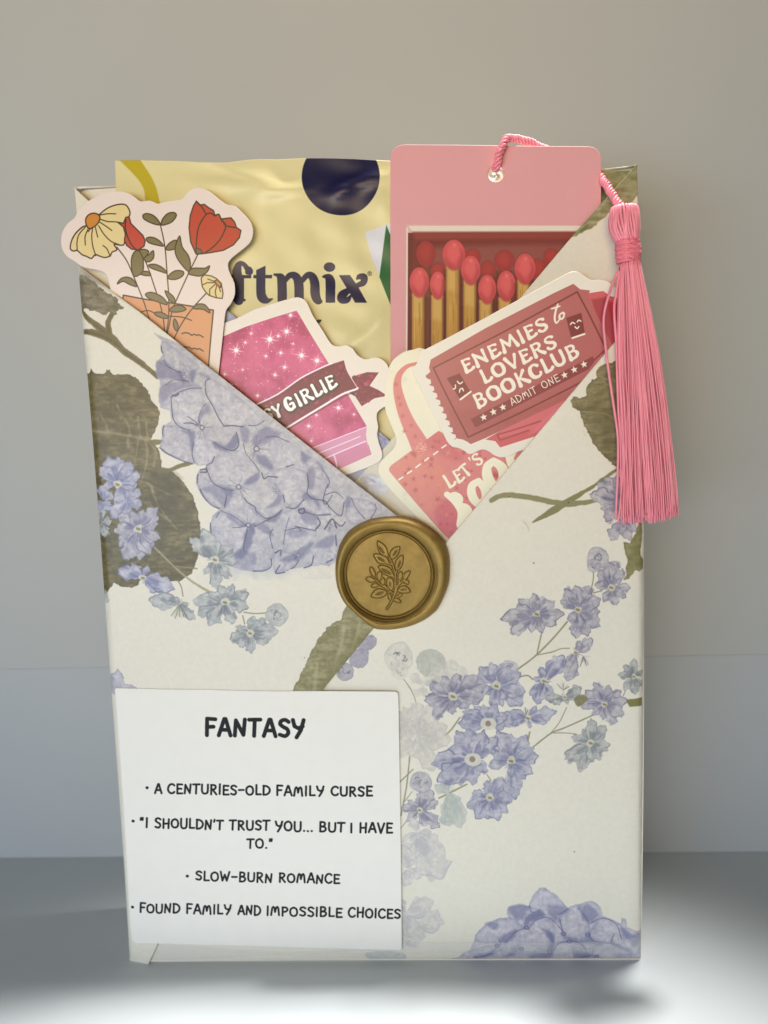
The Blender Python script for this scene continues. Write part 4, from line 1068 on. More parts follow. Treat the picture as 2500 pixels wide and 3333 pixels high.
def match(cx, cy, rx, ry, sx0, sx1, ytop, front=True):
    st = (176, 128, 62) if front else (120, 66, 38)
    c.P('C', [(sx0 - 16, ytop), (sx0 - 2, ytop), (sx0 - 6, 1500), (sx0 - 18, 1500)], (84, 32, 22), .55, 8, smooth=False)
    c.P('C', [(sx1, ytop), (sx1 + 16, ytop), (sx1 + 14, 1500), (sx1, 1500)], (84, 32, 22), .6, 8, smooth=False)
    c.P('C', [(sx0, ytop - 20), (sx1, ytop - 20), (sx1 + 2, 1500), (sx0 - 2, 1500)], st, 1, 1.6, smooth=False)
    if front:
        c.P('C', [(sx0 + 4, ytop - 20), (sx1 - 6, ytop - 20), (sx1 - 6, ytop + 120), (sx0 + 4, ytop + 110)], (198, 158, 102), .55, 18, smooth=False)
        rnd = random.Random(cx)
        for k in range(7):
            x = rnd.uniform(sx0 + 4, sx1 - 4); y = rnd.uniform(ytop, ytop + 200)
            c.S('C', [(x, y), (x + rnd.uniform(-2, 2), y + rnd.uniform(60, 200))], 1.6, (138, 92, 40) if k % 2 else (196, 152, 88), .6, 1.5)
        c.S('C', [(sx1 - 4, ytop), (sx1 - 3, 1500)], 4, (128, 84, 40), .7, 3, smooth=False)
        c.S('C', [(sx0 + 3, ytop), (sx0 + 2, 1500)], 3, (150, 104, 50), .6, 3, smooth=False)
    hd = (188, 78, 78) if front else (150, 52, 48)
    out = []
    for k in range(16):
        a = k / 16 * 2 * math.pi; w = 1 - .28 * max(math.sin(a), 0) ** 2
        out.append((cx + rx * w * math.cos(a), cy + ry * math.sin(a)))
    c.P('C', out, (96, 34, 30), .5, 9)
    c.P('C', out, hd, 1, 1.8)
    c.P('C', [(cx + (x - cx) * .62 + rx * .02, cy + (y - cy) * .6 - ry * .16) for x, y in out], (204, 94, 92) if front else (164, 62, 56), .7, 14, 10)
    c.P('C', [(cx + rx * .55, cy - ry * .4), (cx + rx * .85, cy), (cx + rx * .6, cy + ry * .7), (cx + rx * .3, cy + ry * .8), (cx + rx * .6, cy)], (146, 50, 52), .5, 12)
    c.P('C', [(cx - rx * .8, cy + ry * .2), (cx - rx * .4, cy + ry * .85), (cx + rx * .3, cy + ry * .9), (cx - rx * .2, cy + ry * .6)], (150, 54, 56), .5, 12)
    if front:
        c.P('C', [(cx - rx * .1, cy - ry * .75), (cx + rx * .2, cy - ry * .7), (cx + rx * .05, cy - ry * .55)], (222, 132, 124), .5, 8)


for a_ in ((308, 675, 52, 72, 285, 330, 740), (373, 768, 40, 48, 352, 394, 810), (560, 695, 44, 50, 540, 580, 740), (643, 762, 42, 50, 624, 664, 805), (733, 712, 53, 58, 705, 760, 765), (915, 762, 45, 60, 895, 940, 815), (988, 697, 44, 52, 968, 1010, 745), (1100, 740, 50, 60, 1080, 1120, 790)):
    match(*a_, front=False)
for a_ in ((273, 828, 53, 82, 235, 299, 906), (373, 844, 43, 76, 338, 403, 916), (460, 680, 62, 83, 420, 488, 758), (551, 763, 53, 80, 513, 579, 838), (640, 866, 49, 80, 598, 666, 942), (744, 848, 51, 84, 702, 768, 930), (845, 756, 57, 84, 804, 868, 832), (960, 880, 52, 84, 930, 990, 950)):
    match(*a_)
c.contrast((200, 141, 140), 1.18)
m_bk = print_mat('bookmark_card', BK, WHT, .55, .4, bump=(500, .06, .00003), grain=.015)
bo = [mm('C', p, 4.0) for p in ((118, 1400), (118, 900), (117, 400), (117, 150), (124, 120), (142, 98), (165, 86), (195, 82), (500, 84), (900, 90), (1185, 92), (1215, 97), (1238, 112), (1252, 135), (1257, 165), (1255, 500), (1250, 900), (1248, 1400))]
hc = mm('C', (688, 240), 4.0); hr = mm('C', (688 + 45, 240), 4.0)[0] - hc[0]
hole = [(hc[0] + hr * math.cos(k / 24 * 2 * math.pi), hc[1] + hr * math.sin(k / 24 * 2 * math.pi)) for k in range(24)]
bkm = empty('bookmark', (22, 4, 130), 'pink match-box picture bookmark card with a pink silk tassel hanging over the right side', 'bookmark')
plate('card', bo, lambda x, z: 4.0 + .0004 * (z - 150) ** 2 * .1, .4, m_bk, bkm, BK, 4, .08, holes=[hole])
m_sil = flat_mat('silver_backing', (.80, .76, .74), .38, .6, bump=(400, .4, .0004))  # silver disc added behind the punched hole to give its shiny look
v, f = [], []
for r in range(7):
    for k in range(24):
        a = k / 24 * 2 * math.pi; rr = (hr + .55) * r / 6
        v.append((hc[0] + rr * math.cos(a), 4.9 - 1.0 * (1 - (r / 6) ** 2) * .3 + .3 * math.sin(a * 2 + r) * .3, hc[1] + rr * math.sin(a)))
for r in range(6):
    for k in range(24):
        f.append([r * 24 + k, r * 24 + (k + 1) % 24, (r + 1) * 24 + (k + 1) % 24, (r + 1) * 24 + k])
v2 = [(x, y + .2, z) for x, y, z in v]; n0 = len(v)
f2 = [[i + n0 for i in q[::-1]] for q in f]
mk('hole_backing_disc', v + v2, f + f2, m_sil, bkm, smooth=True)


# silk cord: three twisted strands
def silk(name, col, rough=.42):
    m, nt, b = new_mat(name)
    tc = nt.nodes.new('ShaderNodeTexCoord'); n = nt.nodes.new('ShaderNodeTexNoise'); mp = nt.nodes.new('ShaderNodeMapping')
    mp.inputs['Scale'].default_value = (1, 1, .08); n.inputs['Scale'].default_value = 2600; n.inputs['Detail'].default_value = 3
    nt.links.new(tc.outputs['Object'], mp.inputs[0]); nt.links.new(mp.outputs[0], n.inputs['Vector'])
    mx = nt.nodes.new('ShaderNodeMix'); mx.data_type = 'RGBA'
    mx.inputs[6].default_value = (*[k * .72 for k in col], 1); mx.inputs[7].default_value = (*[min(k * 1.25, 1) for k in col], 1)
    nt.links.new(n.outputs['Fac'], mx.inputs[0]); nt.links.new(mx.outputs[2], b.inputs['Base Color'])
    b.inputs['Roughness'].default_value = rough; b.inputs['Sheen Weight'].default_value = .12; b.inputs['Sheen Roughness'].default_value = .3
    b.inputs['Specular IOR Level'].default_value = .55
    bp = nt.nodes.new('ShaderNodeBump'); bp.inputs['Strength'].default_value = .4; bp.inputs['Distance'].default_value = .00005
    nt.links.new(n.outputs['Fac'], bp.inputs['Height']); nt.links.new(bp.outputs[0], b.inputs['Normal'])
    b.inputs['Subsurface Weight'].default_value = 0
    return m


m_silk = silk('pink_silk', (.97, .27, .34)); m_silk2 = silk('pink_silk_wrap', (.80, .20, .26), .5)
path = [(*mm('C', (688, 215), 4.6), 4.9), (*mm('C', (692, 196), 3.6), 3.2), (*mm('C', (705, 140), 2.6), 2.4), (*mm('C', (728, 80), 2.6), 2.5), (*mm('C', (752, 48), 3.6), 3.8), (*mm('C', (790, 52), 5.2), 5.4), (*mm('C', (850, 62), 6.2), 6.4),
        (*mm('C', (910, 88), 6.6), 6.8), (*mm('C', (1000, 130), 7), 7.2), (*mm('C', (1130, 190), 7), 7.2), (*mm('C', (1235, 245), 5.5), 5.6), (*mm('C', (1285, 305), 2.2), 2.2), (*mm('C', (1325, 370), -.6), -.6), (*mm('C', (1370, 430), -3), -3.0)]
path = np.array([(p[0], p[2], p[1]) for p in path])
path = catmull(path, 12)
seg = np.linalg.norm(np.diff(path, axis=0), axis=1); sl = np.concatenate([[0], np.cumsum(seg)])
N = 420
ss = np.linspace(0, sl[-1], N); cen = np.column_stack([np.interp(ss, sl, path[:, k]) for k in range(3)])
tt = np.gradient(cen, axis=0); tt /= np.linalg.norm(tt, axis=1)[:, None]
ref = np.array([0, 0, 1.0]) * 0 + np.array([.1, 1, .2]); up = np.cross(tt, ref); up /= np.linalg.norm(up, axis=1)[:, None]; vp = np.cross(tt, up)
prt = []
for k in range(4):
    ph = ss * 1.55 + k * math.pi / 2
    # braid: radial offset wobbling
    R_ = .62 + .12 * np.sin(ss * 3.1 + k * 2)
    q = cen + (np.cos(ph) * R_)[:, None] * up + (np.sin(ph) * R_)[:, None] * vp
    for j in range(3):                                  # every ply is three yarns
        a2 = ss * 4.5 + j * 2.094
        w = q + (.2 * np.cos(a2))[:, None] * up + (.2 * np.sin(a2))[:, None] * vp
        prt.append(tube(w, .27, 6))
v, f = merge(prt)
mk('cord', v, f, m_silk, bkm, smooth=True)
# tassel head, binding and fringe
TY = -4.0
F_ = lambda x, y, Y=TY: mm('F', (x, y), Y)
rnd = random.Random(8)
prt = []
for k in range(44):                                     # looped yarns of the head
    a = k / 44 * 2 * math.pi
    pts = []
    for (fy, cx, w) in ((318, 330, 34), (305, 328, 60), (330, 327, 72), (380, 326, 77), (430, 328, 76), (470, 334, 68), (500, 343, 58), (520, 346, 50)):
        x, z = F_(cx, fy); r = w * .0448
        a1 = a + .12 * math.sin(fy * .02 + k)
        pts.append((x + r * math.cos(a1) * .98, TY + .6 + r * .85 * math.sin(a1), z))
    prt.append(tube(catmull(pts, 3), .31 * rnd.uniform(.85, 1.2), 6))
top = F_(330, 318)
prt.append(tube([(top[0], TY + .6, top[1] - 7), (top[0], TY + .6, top[1] - 3), (top[0], TY + .6, top[1] + .2)], [2.6, 2.8, 1.6], 16))
v, f = merge(prt); mk('tassel_head', v, f, m_silk, bkm, smooth=True)
prt = []
pts = []
for k in range(260):                                    # wound binding thread
    u = k / 259; turns = 9; a = u * turns * 2 * math.pi
    y = 492 + 122 * u + 3 * math.sin(a * .5)
    cx = 344 + 6 * u; w = (56 + 5 * math.sin(u * 3.1) + 2 * math.sin(a * .37))
    x, z = F_(cx, y); r = w * .0448
    pts.append((x + r * math.cos(a), TY + .6 + r * .9 * math.sin(a), z + .18 * math.cos(a)))
prt.append(tube(pts, .36, 6))
pts = [(p[0] - .0, p[1] - .12 * (k % 3), p[2] - .3) for k, p in enumerate(pts)]
prt.append(tube(pts[4:-6], .33, 6))
b0 = F_(345, 495); b1 = F_(351, 612)
prt.append(tube([(b0[0], TY + .6, b0[1]), (b1[0], TY + .6, b1[1])], 2.25, 16))
x, z = F_(398, 527)
prt.append(tube([(x - .8, TY - .4, z), (x + .1, TY - .9, z + .1), (x + .2, TY - .3, z - .5)], .45, 8))
v, f = merge(prt); mk('tassel_binding', v, f, m_silk2, bkm, smooth=True)
prt = []
NS = 400
for k in range(NS):
    u = rnd.random(); dpt = rnd.uniform(-1, 1)
    s_ = (k + .5) / NS
    tx = 303 + 108 * s_; bx = 322 + 306 * (s_ ** .92) + rnd.uniform(-9, 9) * (3.2 if k % 17 == 0 else 1)
    by = 2128 - 50 * s_ + rnd.uniform(-58, 20)
    dep = math.sqrt(max(1 - (2 * s_ - 1) ** 2, 0)) * rnd.uniform(-1, 1)
    pts = []
    ph = rnd.uniform(0, 6.28); am = rnd.uniform(2, 9) * (2.2 if k % 9 == 0 else 1); bow = rnd.uniform(-14, 16)
    for j in range(15):
        t_ = j / 14
        y = 606 + (by - 606) * t_
        spread = t_ ** .8 * .72 + .28 * t_
        if s_ > .5:
            spread = 1 - (1 - t_) ** 1.75 if t_ < 1 else 1
            spread = .62 * spread + .38 * t_
        x = tx + (bx - tx) * spread + am * math.sin(ph + t_ * 5.5) * t_ + bow * math.sin(math.pi * t_)
        if s_ < .12:
            x -= 14 * math.sin(math.pi * min(t_ * 1.6, 1))
        X, Z = F_(x, y)
        Yd = TY + .6 + dep * (2.0 + 1.6 * t_) + .5 * t_
        pts.append((X, min(Yd, -.35), Z))
    prt.append(tube(catmull(pts, 2), [.205 * rnd.uniform(.75, 1.25)] * 29, 4))
v, f = merge(prt)
o = mk('tassel_fringe', v, f, m_silk, bkm, smooth=True); o['kind'] = 'stuff'
for P_ in ([(300, 655), (262, 740), (226, 850), (212, 960), (225, 1120), (248, 1300), (278, 1500), (296, 1650), (294, 1850), (287, 2000), (284, 2112)],
           [(302, 640), (280, 800), (268, 900), (286, 1100), (292, 1300), (300, 1500), (318, 1700), (330, 1850), (345, 1960)]):
    pts = [(F_(x, y)[0], max(TY + .2, TY + .6 + .002 * y * 0 + (.9 if y > 900 else 0)), F_(x, y)[1]) for x, y in P_]
    v, f = tube(catmull(pts, 4), .33, 6)
    mk('loose_strand', v, f, m_silk, bkm, smooth=True)

# ---------- bouquet sticker
BQ = Canvas('print_bouquet_sticker', 2.2, -78, -22, 151, 210, 12, (212, 192, 172))
c = BQ
INKB = (58, 40, 22); LN = 5.2
YEL = (206, 182, 122); RED = (172, 60, 38); LEAF = (110, 98, 58)
# envelope
c.P('A', [(530, 1180), (700, 1215), (900, 1240), (1100, 1270), (1265, 1300), (1235, 1600), (1200, 2050), (700, 2050), (510, 1275)], (198, 136, 88), 1, 1.2, smooth=False)

for pts in ([(515, 1270), (530, 1183), (700, 1215), (900, 1242), (1100, 1272), (1265, 1302), (1240, 1560), (1200, 2050)],):
    c.S('A', pts, 5.5, INKB, 1, 1.2, smooth=False)
for y0 in (1490, 1605, 1745):
    c.S('A', [(1005 - (y0 - 1490) * .5, y0 + 8), (1030 - (y0 - 1490) * .5, y0), (1060, y0 + 4), (1085, y0 + 20), (1105, y0 + 12), (1130, y0 + 22), (1145, y0 + 16), (1180, y0 + 36)], 5, INKB, 1, 1.2)
c.S('A', [(650, 1330), (700, 1312), (740, 1310), (790, 1332), (850, 1350), (1000, 1360), (1085, 1388)], 4.5, INKB, 1, 1.2)
# stems
for pts in ([(480, 790), (560, 900), (620, 1040), (690, 1220), (730, 1350), (765, 1460)], [(640, 815), (700, 880), (745, 990), (790, 1130), (830, 1260), (855, 1390), (865, 1530)],
            [(832, 600), (870, 780), (888, 1000), (900, 1200), (895, 1380), (870, 1530)], [(1140, 840), (1070, 985), (990, 1160), (930, 1300), (900, 1430), (870, 1560)], [(1205, 1165), (1100, 1280), (1000, 1420), (920, 1580)]):
    c.S('A', pts, 4.6, INKB, 1, 1.2)


def leaf(pts, vein=None):
    c.P('A', pts, LEAF, 1, 1.2)
    q = list(pts) + [pts[0]]
    c.put(c.line(catmull(c.px('A', pts), 3, True), LN * .8 * c.sc('A'), 4), INKB, 1, 1.2)
    qq = catmull(c.px('A', pts), 3, True)
    c.put(c.line(np.vstack([qq, qq[:1]]), LN * .8 * c.sc('A'), 4), INKB, 1, 1.2)
    if vein:
        c.S('A', vein, 3.5, INKB, .9, 1.2)


for pts in ([(828, 600), (770, 590), (700, 555), (688, 520), (720, 506), (770, 520), (812, 560)], [(838, 600), (850, 550), (890, 505), (940, 495), (962, 520), (930, 570), (880, 595)], [(860, 775), (810, 770), (740, 750), (718, 715), (760, 703), (815, 725)],
            [(880, 805), (890, 770), (930, 735), (965, 730), (960, 790), (920, 808)], [(888, 1000), (830, 985), (760, 960), (738, 935), (790, 928), (850, 955)], [(895, 1045), (910, 1010), (960, 978), (1020, 985), (1015, 1020), (960, 1050)],
            [(755, 1020), (700, 1020), (650, 1000), (632, 970), (680, 985), (735, 990)], [(640, 1112), (580, 1095), (530, 1070), (482, 1092), (510, 1050), (560, 1035), (610, 1055)], [(1065, 985), (1000, 920), (960, 850), (955, 780), (990, 690), (1010, 780), (1060, 850), (1078, 920)],
            [(1060, 1000), (1090, 960), (1150, 955), (1200, 955), (1235, 935), (1215, 985), (1160, 1020), (1100, 1015)], [(690, 990), (620, 1030), (598, 940), (605, 860), (640, 815), (690, 840), (695, 900)], [(700, 870), (740, 850), (775, 815), (780, 870), (750, 905), (715, 905)],
            [(665, 815), (700, 805), (740, 825), (700, 880), (680, 850)], [(885, 1260), (820, 1240), (740, 1210), (710, 1175), (760, 1158), (830, 1185), (870, 1220)], [(945, 1245), (900, 1215), (870, 1145), (920, 1175), (948, 1210)],
            [(905, 1305), (940, 1270), (1000, 1265), (1040, 1295), (1000, 1315), (940, 1320)], [(1100, 1290), (1130, 1255), (1190, 1255), (1230, 1300), (1232, 1325), (1180, 1295)], [(945, 1375), (975, 1430), (960, 1475), (935, 1430)],
            [(895, 1370), (840, 1368), (790, 1345), (785, 1325), (830, 1320), (880, 1345)]):
    leaf(pts)
# daisy
DA = [(330, 515), (400, 460), (480, 432), (545, 435), (580, 490), (575, 530), (545, 560), (530, 600), (545, 650), (540, 760), (500, 772), (455, 765), (480, 810), (440, 830), (425, 860), (380, 875), (330, 860), (300, 850), (270, 882), (230, 865), (190, 850), (150, 815), (120, 820), (92, 800), (100, 740), (130, 680), (190, 620), (240, 600)]
c.P('A', DA, YEL, 1, 1.2); q = catmull(c.px('A', DA), 3, True); c.put(c.line(np.vstack([q, q[:1]]), LN * c.sc('A'), 4), INKB, 1, 1.2)
for pts in ([(335, 555), (400, 575), (480, 580), (530, 610)], [(330, 520), (400, 510), (465, 510)], [(335, 580), (380, 610), (435, 650)], [(325, 610), (370, 680), (430, 740), (500, 770)], [(300, 625), (310, 670), (320, 705)], [(275, 635), (270, 700), (280, 780), (305, 860)],
            [(240, 635), (215, 700), (218, 770)], [(215, 620), (165, 680), (148, 740), (150, 815)], [(200, 615), (140, 665), (115, 710)], [(365, 775), (395, 800), (410, 830), (425, 865)], [(255, 640), (240, 660)]):
    c.S('A', pts, LN * .85, INKB, 1, 1.2)
q = [(222, 600), (218, 550), (245, 515), (290, 505), (330, 525), (330, 570), (300, 610), (250, 635)]
c.P('A', q, (186, 118, 44), 1, 1.2); q = catmull(c.px('A', q), 3, True); c.put(c.line(np.vstack([q, q[:1]]), LN * c.sc('A'), 4), INKB, 1, 1.2)


def inked(pts, col, ln=LN):
    c.P('A', pts, col, 1, 1.2, smooth=False)
    q = c.px('A', list(pts) + [pts[0]]); c.put(c.line(q, ln * c.sc('A'), 4), INKB, 1, 1.2)


inked([(482, 580), (530, 590), (548, 540), (575, 535), (590, 590), (640, 640), (690, 690), (710, 735), (700, 780), (655, 810), (600, 805), (560, 775), (540, 730), (548, 680), (530, 620)], (176, 62, 46))
c.S('A', [(550, 560), (545, 620), (565, 700), (600, 770), (640, 810)], LN, INKB, 1, 1.2)
inked([(1125, 840), (1080, 740), (1066, 620), (1075, 520), (1100, 440), (1125, 398), (1150, 430), (1190, 425), (1230, 455), (1265, 475), (1278, 515), (1310, 505), (1330, 545), (1410, 535), (1440, 570), (1455, 615), (1492, 640), (1480, 700), (1430, 760), (1350, 805), (1250, 825), (1180, 835)], RED)
for pts in ([(1125, 400), (1165, 440), (1195, 490), (1205, 510)], [(1125, 835), (1130, 700), (1150, 600), (1205, 510), (1250, 500), (1275, 520), (1310, 508), (1335, 560), (1365, 590), (1355, 650), (1310, 730), (1250, 790), (1195, 830)], [(1335, 548), (1370, 600), (1460, 618)]):
    c.S('A', pts, LN, INKB, 1, 1.2)
inked([(1120, 790), (1130, 840), (1180, 830), (1160, 800)], (100, 92, 60), 4)
inked([(1165, 1040), (1190, 1010), (1250, 1020), (1290, 1040), (1330, 1080), (1345, 1160), (1338, 1205), (1290, 1200), (1260, 1190), (1230, 1180), (1200, 1150), (1175, 1110)], YEL, 4.5)
inked([(1275, 1060), (1300, 1050), (1330, 1080), (1325, 1115), (1295, 1095)], (186, 118, 44), 4)
for pts in ([(1275, 1065), (1220, 1045)], [(1275, 1075), (1215, 1075), (1175, 1095)], [(1285, 1085), (1235, 1130), (1235, 1175)], [(1295, 1095), (1280, 1150), (1290, 1195)], [(1310, 1105), (1325, 1150)]):
    c.S('A', pts, 4, INKB, 1, 1.2, smooth=False)
m_bq = print_mat('bouquet_sticker_film', BQ, STK, .38, .45, bump=(300, .06, .00003), grain=.02)
ol = [(10, 720), (20, 660), (60, 590), (120, 540), (150, 478), (220, 410), (300, 360), (400, 322), (500, 320), (570, 338), (620, 370), (665, 402), (740, 394), (805, 420), (860, 405), (960, 390), (1010, 375), (1060, 312), (1130, 286), (1220, 310), (1300, 370), (1370, 420), (1440, 436), (1510, 495), (1572, 570), (1592, 650), (1570, 730), (1510, 790),
      (1425, 858), (1388, 905), (1388, 955), (1402, 1000), (1436, 1075), (1440, 1170), (1405, 1250), (1368, 1300), (1352, 1400), (1335, 1560), (1300, 1880), (1290, 2050), (1000, 2080), (760, 1900), (560, 1550), (470, 1280), (430, 1180), (412, 1080), (390, 1012), (330, 978), (200, 952), (130, 905), (60, 860), (20, 800)]
ol = catmull([mm('A', p, 2.0) for p in ol], 3, True)
plate('flower_sticker', ol, lambda x, z: 2.1 - 1.3 * math.exp(-((z - 190) / 18) ** 2 - ((x + 62) / 22) ** 2) + .004 * (x + 45), .2, m_bq, None, BQ, 3, .06)
tag(bpy.data.objects['flower_sticker'], 'sticker of daisies and red tulips in an orange envelope, at the upper left', 'sticker')

# ---------- pink book sticker
PB = Canvas('print_book_sticker', 2.6, -46, 12, 128, 183, 12, (214, 200, 178))
c = PB
cover = [(-60, 430), (60, 390), (175, 345), (350, 270), (560, 200), (745, 145), (760, 165), (860, 335), (990, 545), (1130, 770), (1290, 1040), (1080, 1125), (840, 1215), (400, 1380), (-60, 1500)]
c.P('D', cover, (178, 62, 92), 1, 1.2, smooth=False)
r = c.poly(c.px('D', cover), 10); sl_, D_ = r
n1 = np.clip((c.nzl[sl_] - .5) * 3 + .5, 0, 1)[..., None]; n2 = np.clip((c.nz[sl_] - .5) * 2 + .5, 0, 1)[..., None]
colr = C3((190, 70, 110)) * n1 + C3((152, 32, 76)) * (1 - n1); colr = colr + (C3((206, 104, 138)) - colr) * n2 * .3
c.put((sl_, D_), colr, .9)
c.clip_to('D', cover)
c.P('D', [(160, 450), (400, 330), (500, 500), (400, 700), (150, 650)], (196, 92, 112), .5, 50, 40)
c.P('D', [(620, 1120), (900, 950), (1000, 1050), (850, 1200)], (200, 96, 116), .45, 40, 30)
c.clip = None
rnd = random.Random(3)
q = c.px('D', cover)
for k in range(950):
    x, y = rnd.uniform(-60, 1290), rnd.uniform(150, 1380)
    u = c.px('D', [(x, y)])[0]; iu = (int(u[1]) - sl_[0].start, int(u[0]) - sl_[1].start)
    if 0 <= iu[0] < D_.shape[0] and 0 <= iu[1] < D_.shape[1] and D_[iu] > 2:
        c.S('D', [(x, y), (x + .5, y)], rnd.choice([1.3, 1.8, 2.2, 3, 4.6]), (238, 176, 192), rnd.uniform(.4, .95), 1.5)


def spark(x, y, r, al=.95):
    c.S('D', [(x, y), (x + 1, y)], r * .55, (232, 170, 172), .35 * al, 14)
    for k in range(8):
        a = k * math.pi / 4 + .2; l = r * (1.0 if k % 2 == 0 else .6)
        c.S('D', [(x, y, r * .10), (x + l * .4 * math.cos(a), y + l * .4 * math.sin(a), r * .05), (x + l * math.cos(a), y + l * math.sin(a), r * .02)], 0, (246, 220, 206), .75 * al, 1.6, smooth=False)
    c.S('D', [(x, y), (x + 1, y)], r * .24, (250, 232, 216), al, 4)


for x, y, r_ in ((280, 450, 75), (540, 365, 85), (670, 305, 65), (700, 180, 50), (785, 490, 70), (905, 530, 65), (350, 390, 30), (605, 340, 35), (510, 495, 32), (625, 470, 40), (655, 580, 45), (580, 640, 40), (190, 635, 38), (445, 800, 34), (395, 320, 25), (1070, 895, 55), (840, 1035, 42), (900, 950, 25), (700, 1090, 36), (1190, 945, 24), (860, 1150, 22), (330, 600, 22), (720, 400, 22), (230, 715, 22)):
    spark(x, y, r_ * .82)
# ribbon
rib = [(250, 950), (390, 890), (600, 790), (780, 665), (950, 580), (1115, 527), (1135, 600), (1160, 650), (1218, 745), (1100, 790), (950, 880), (800, 970), (640, 1072), (500, 1150), (250, 1200)]
tail = [(1175, 655), (1290, 620), (1382, 622), (1310, 725), (1380, 758), (1447, 802), (1350, 820), (1250, 882), (1190, 790)]
c.P('D', [(1160, 745), (1225, 770), (1230, 800), (1190, 800), (1150, 770)], (40, 8, 20), 1, 2)
for poly_, cm in ((tail, (104, 8, 44)), (rib, (104, 8, 42))):
    c.P('D', poly_, cm, 1, 1.2, smooth=False)
c.clip_to('D', rib); c.P('D', [(390, 895), (640, 790), (720, 900), (600, 1080), (420, 1000)], (140, 58, 58), .55, 40, 30); c.clip = None
for poly_, n_, sd in ((tail, 70, 1), (rib, 330, 2)):
    P_ = np.array(poly_); rr = c.poly(c.px('D', poly_), 10); rnd = random.Random(sd)
    for k in range(n_):
        x, y = rnd.uniform(P_[:, 0].min(), P_[:, 0].max()), rnd.uniform(P_[:, 1].min(), P_[:, 1].max()); rad = rnd.choice([3, 5, 8, 12, 18])
        u = c.px('D', [(x, y)])[0]; iu = (int(u[1]) - rr[0][0].start, int(u[0]) - rr[0][1].start)
        if 0 <= iu[0] < rr[1].shape[0] and 0 <= iu[1] < rr[1].shape[1] and rr[1][iu] > rad * c.sc('D') * .5:
            col_ = rnd.choice([(168, 14, 72), (84, 0, 32), (196, 66, 108), (138, 8, 40), (150, 6, 60), (98, 0, 42)])
            c.S('D', [(x, y), (x + .5, y)], rad, col_, .65, 1.5)
    for k in range(n_ // 2):
        x, y = rnd.uniform(P_[:, 0].min(), P_[:, 0].max()), rnd.uniform(P_[:, 1].min(), P_[:, 1].max())
        u = c.px('D', [(x, y)])[0]; iu = (int(u[1]) - rr[0][0].start, int(u[0]) - rr[0][1].start)
        if 0 <= iu[0] < rr[1].shape[0] and 0 <= iu[1] < rr[1].shape[1] and rr[1][iu] > 1:
            c.S('D', [(x, y), (x + .5, y)], 2.2, (236, 170, 170), .8, 1.2)
c.S('D', [(400, 905), (605, 812), (790, 682), (960, 598), (1110, 545)], 4, (70, 14, 24), .6, 3)
c.S('D', [(640, 1085), (800, 985), (955, 895), (1105, 808), (1215, 765)], 6, (70, 14, 24), .7, 4)
c.S('D', [(390, 890), (600, 790), (780, 665), (950, 580), (1020, 552)], 5.5, (232, 214, 208), 1, 1.4)
c.S('D', [(630, 1074), (800, 970), (950, 880), (1100, 790), (1205, 752), (1218, 742)], 8, (232, 214, 208), 1, 1.4)
c.S('D', [(1115, 527), (1135, 600), (1162, 652), (1218, 742)], 3, (226, 196, 190), 1, 1.4)
for (wd, p0, p1, hh) in (('SY', (512, 1004), (652, 948), 96), ('G', (676, 930), (752, 895), 112), ('IRLIE', (764, 888), (1072, 720), 104)):
    text(c, 'D', wd, p0, p1, hh, GROOVY, (50, 14, 18), 1.0, grow=11, soft=1.6, off=(7, 9))
    text(c, 'D', wd, p0, p1, hh, GROOVY, (40, 14, 14), 1.0, grow=7, soft=1.4)
for (wd, p0, p1, hh) in (('SY', (512, 1004), (652, 948), 96), ('G', (676, 930), (752, 895), 112), ('IRLIE', (764, 888), (1072, 720), 104)):
    text(c, 'D', wd, p0, p1, hh, GROOVY, (240, 232, 216), 1.0)
# page block
pg = [(838, 1216), (1060, 1130), (1290, 1040), (1283, 1100), (1290, 1150), (1322, 1250), (1190, 1310), (1050, 1372), (960, 1440), (700, 1400)]
c.P('D', pg, (196, 128, 148), 1, 1.2, smooth=False)
c.P('D', [(935, 1300), (1030, 1262), (1055, 1368), (980, 1410), (900, 1400)], (196, 104, 128), .9, 2, smooth=False)
c.P('D', [(1045, 1255), (1275, 1158), (1322, 1250), (1190, 1310), (1066, 1365)], (190, 108, 132), .85, 2, smooth=False)
for pts, r_ in (([(840, 1216), (1060, 1130), (1292, 1040)], 3.5), ([(885, 1258), (1060, 1188), (1238, 1115)], 4), ([(930, 1300), (1100, 1228), (1280, 1152)], 5), ([(1035, 1258), (1050, 1300), (1062, 1365)], 5.5)):
    c.S('D', pts, r_, (228, 196, 204), 1, 1.3)
c.S('D', [(1300, 1180), (1322, 1252), (1190, 1312), (1060, 1370)], 3, (170, 70, 100), .7, 1.3, smooth=False)
m_pb = print_mat('book_sticker_film', PB, STK, .36, .45, bump=(300, .06, .00003), grain=.02)
ol = [(-40, 330), (60, 290), (185, 240), (290, 200), (420, 135), (560, 90), (700, 50), (760, 42), (812, 65), (842, 112), (872, 180), (950, 300), (1010, 395), (1060, 420), (1130, 412), (1180, 438), (1220, 490), (1280, 520), (1350, 505), (1410, 523), (1452, 570), (1480, 650), (1530, 720), (1537, 790), (1500, 852), (1420, 890), (1372, 930), (1367, 980),
      (1378, 1040), (1370, 1100), (1385, 1170), (1408, 1240), (1402, 1290), (1350, 1330), (1250, 1372), (1080, 1434), (960, 1500), (700, 1480), (300, 1300), (60, 1000), (-50, 700)]
ol = catmull([mm('D', p, 2.6) for p in ol], 3, True)
plate('book_sticker', ol, lambda x, z: 2.65 - .012 * (x + 12) , .2, m_pb, None, PB, 3, .06)
tag(bpy.data.objects['book_sticker'], 'sticker of a sparkling pink book with a dark red ribbon banner, left of centre', 'sticker')

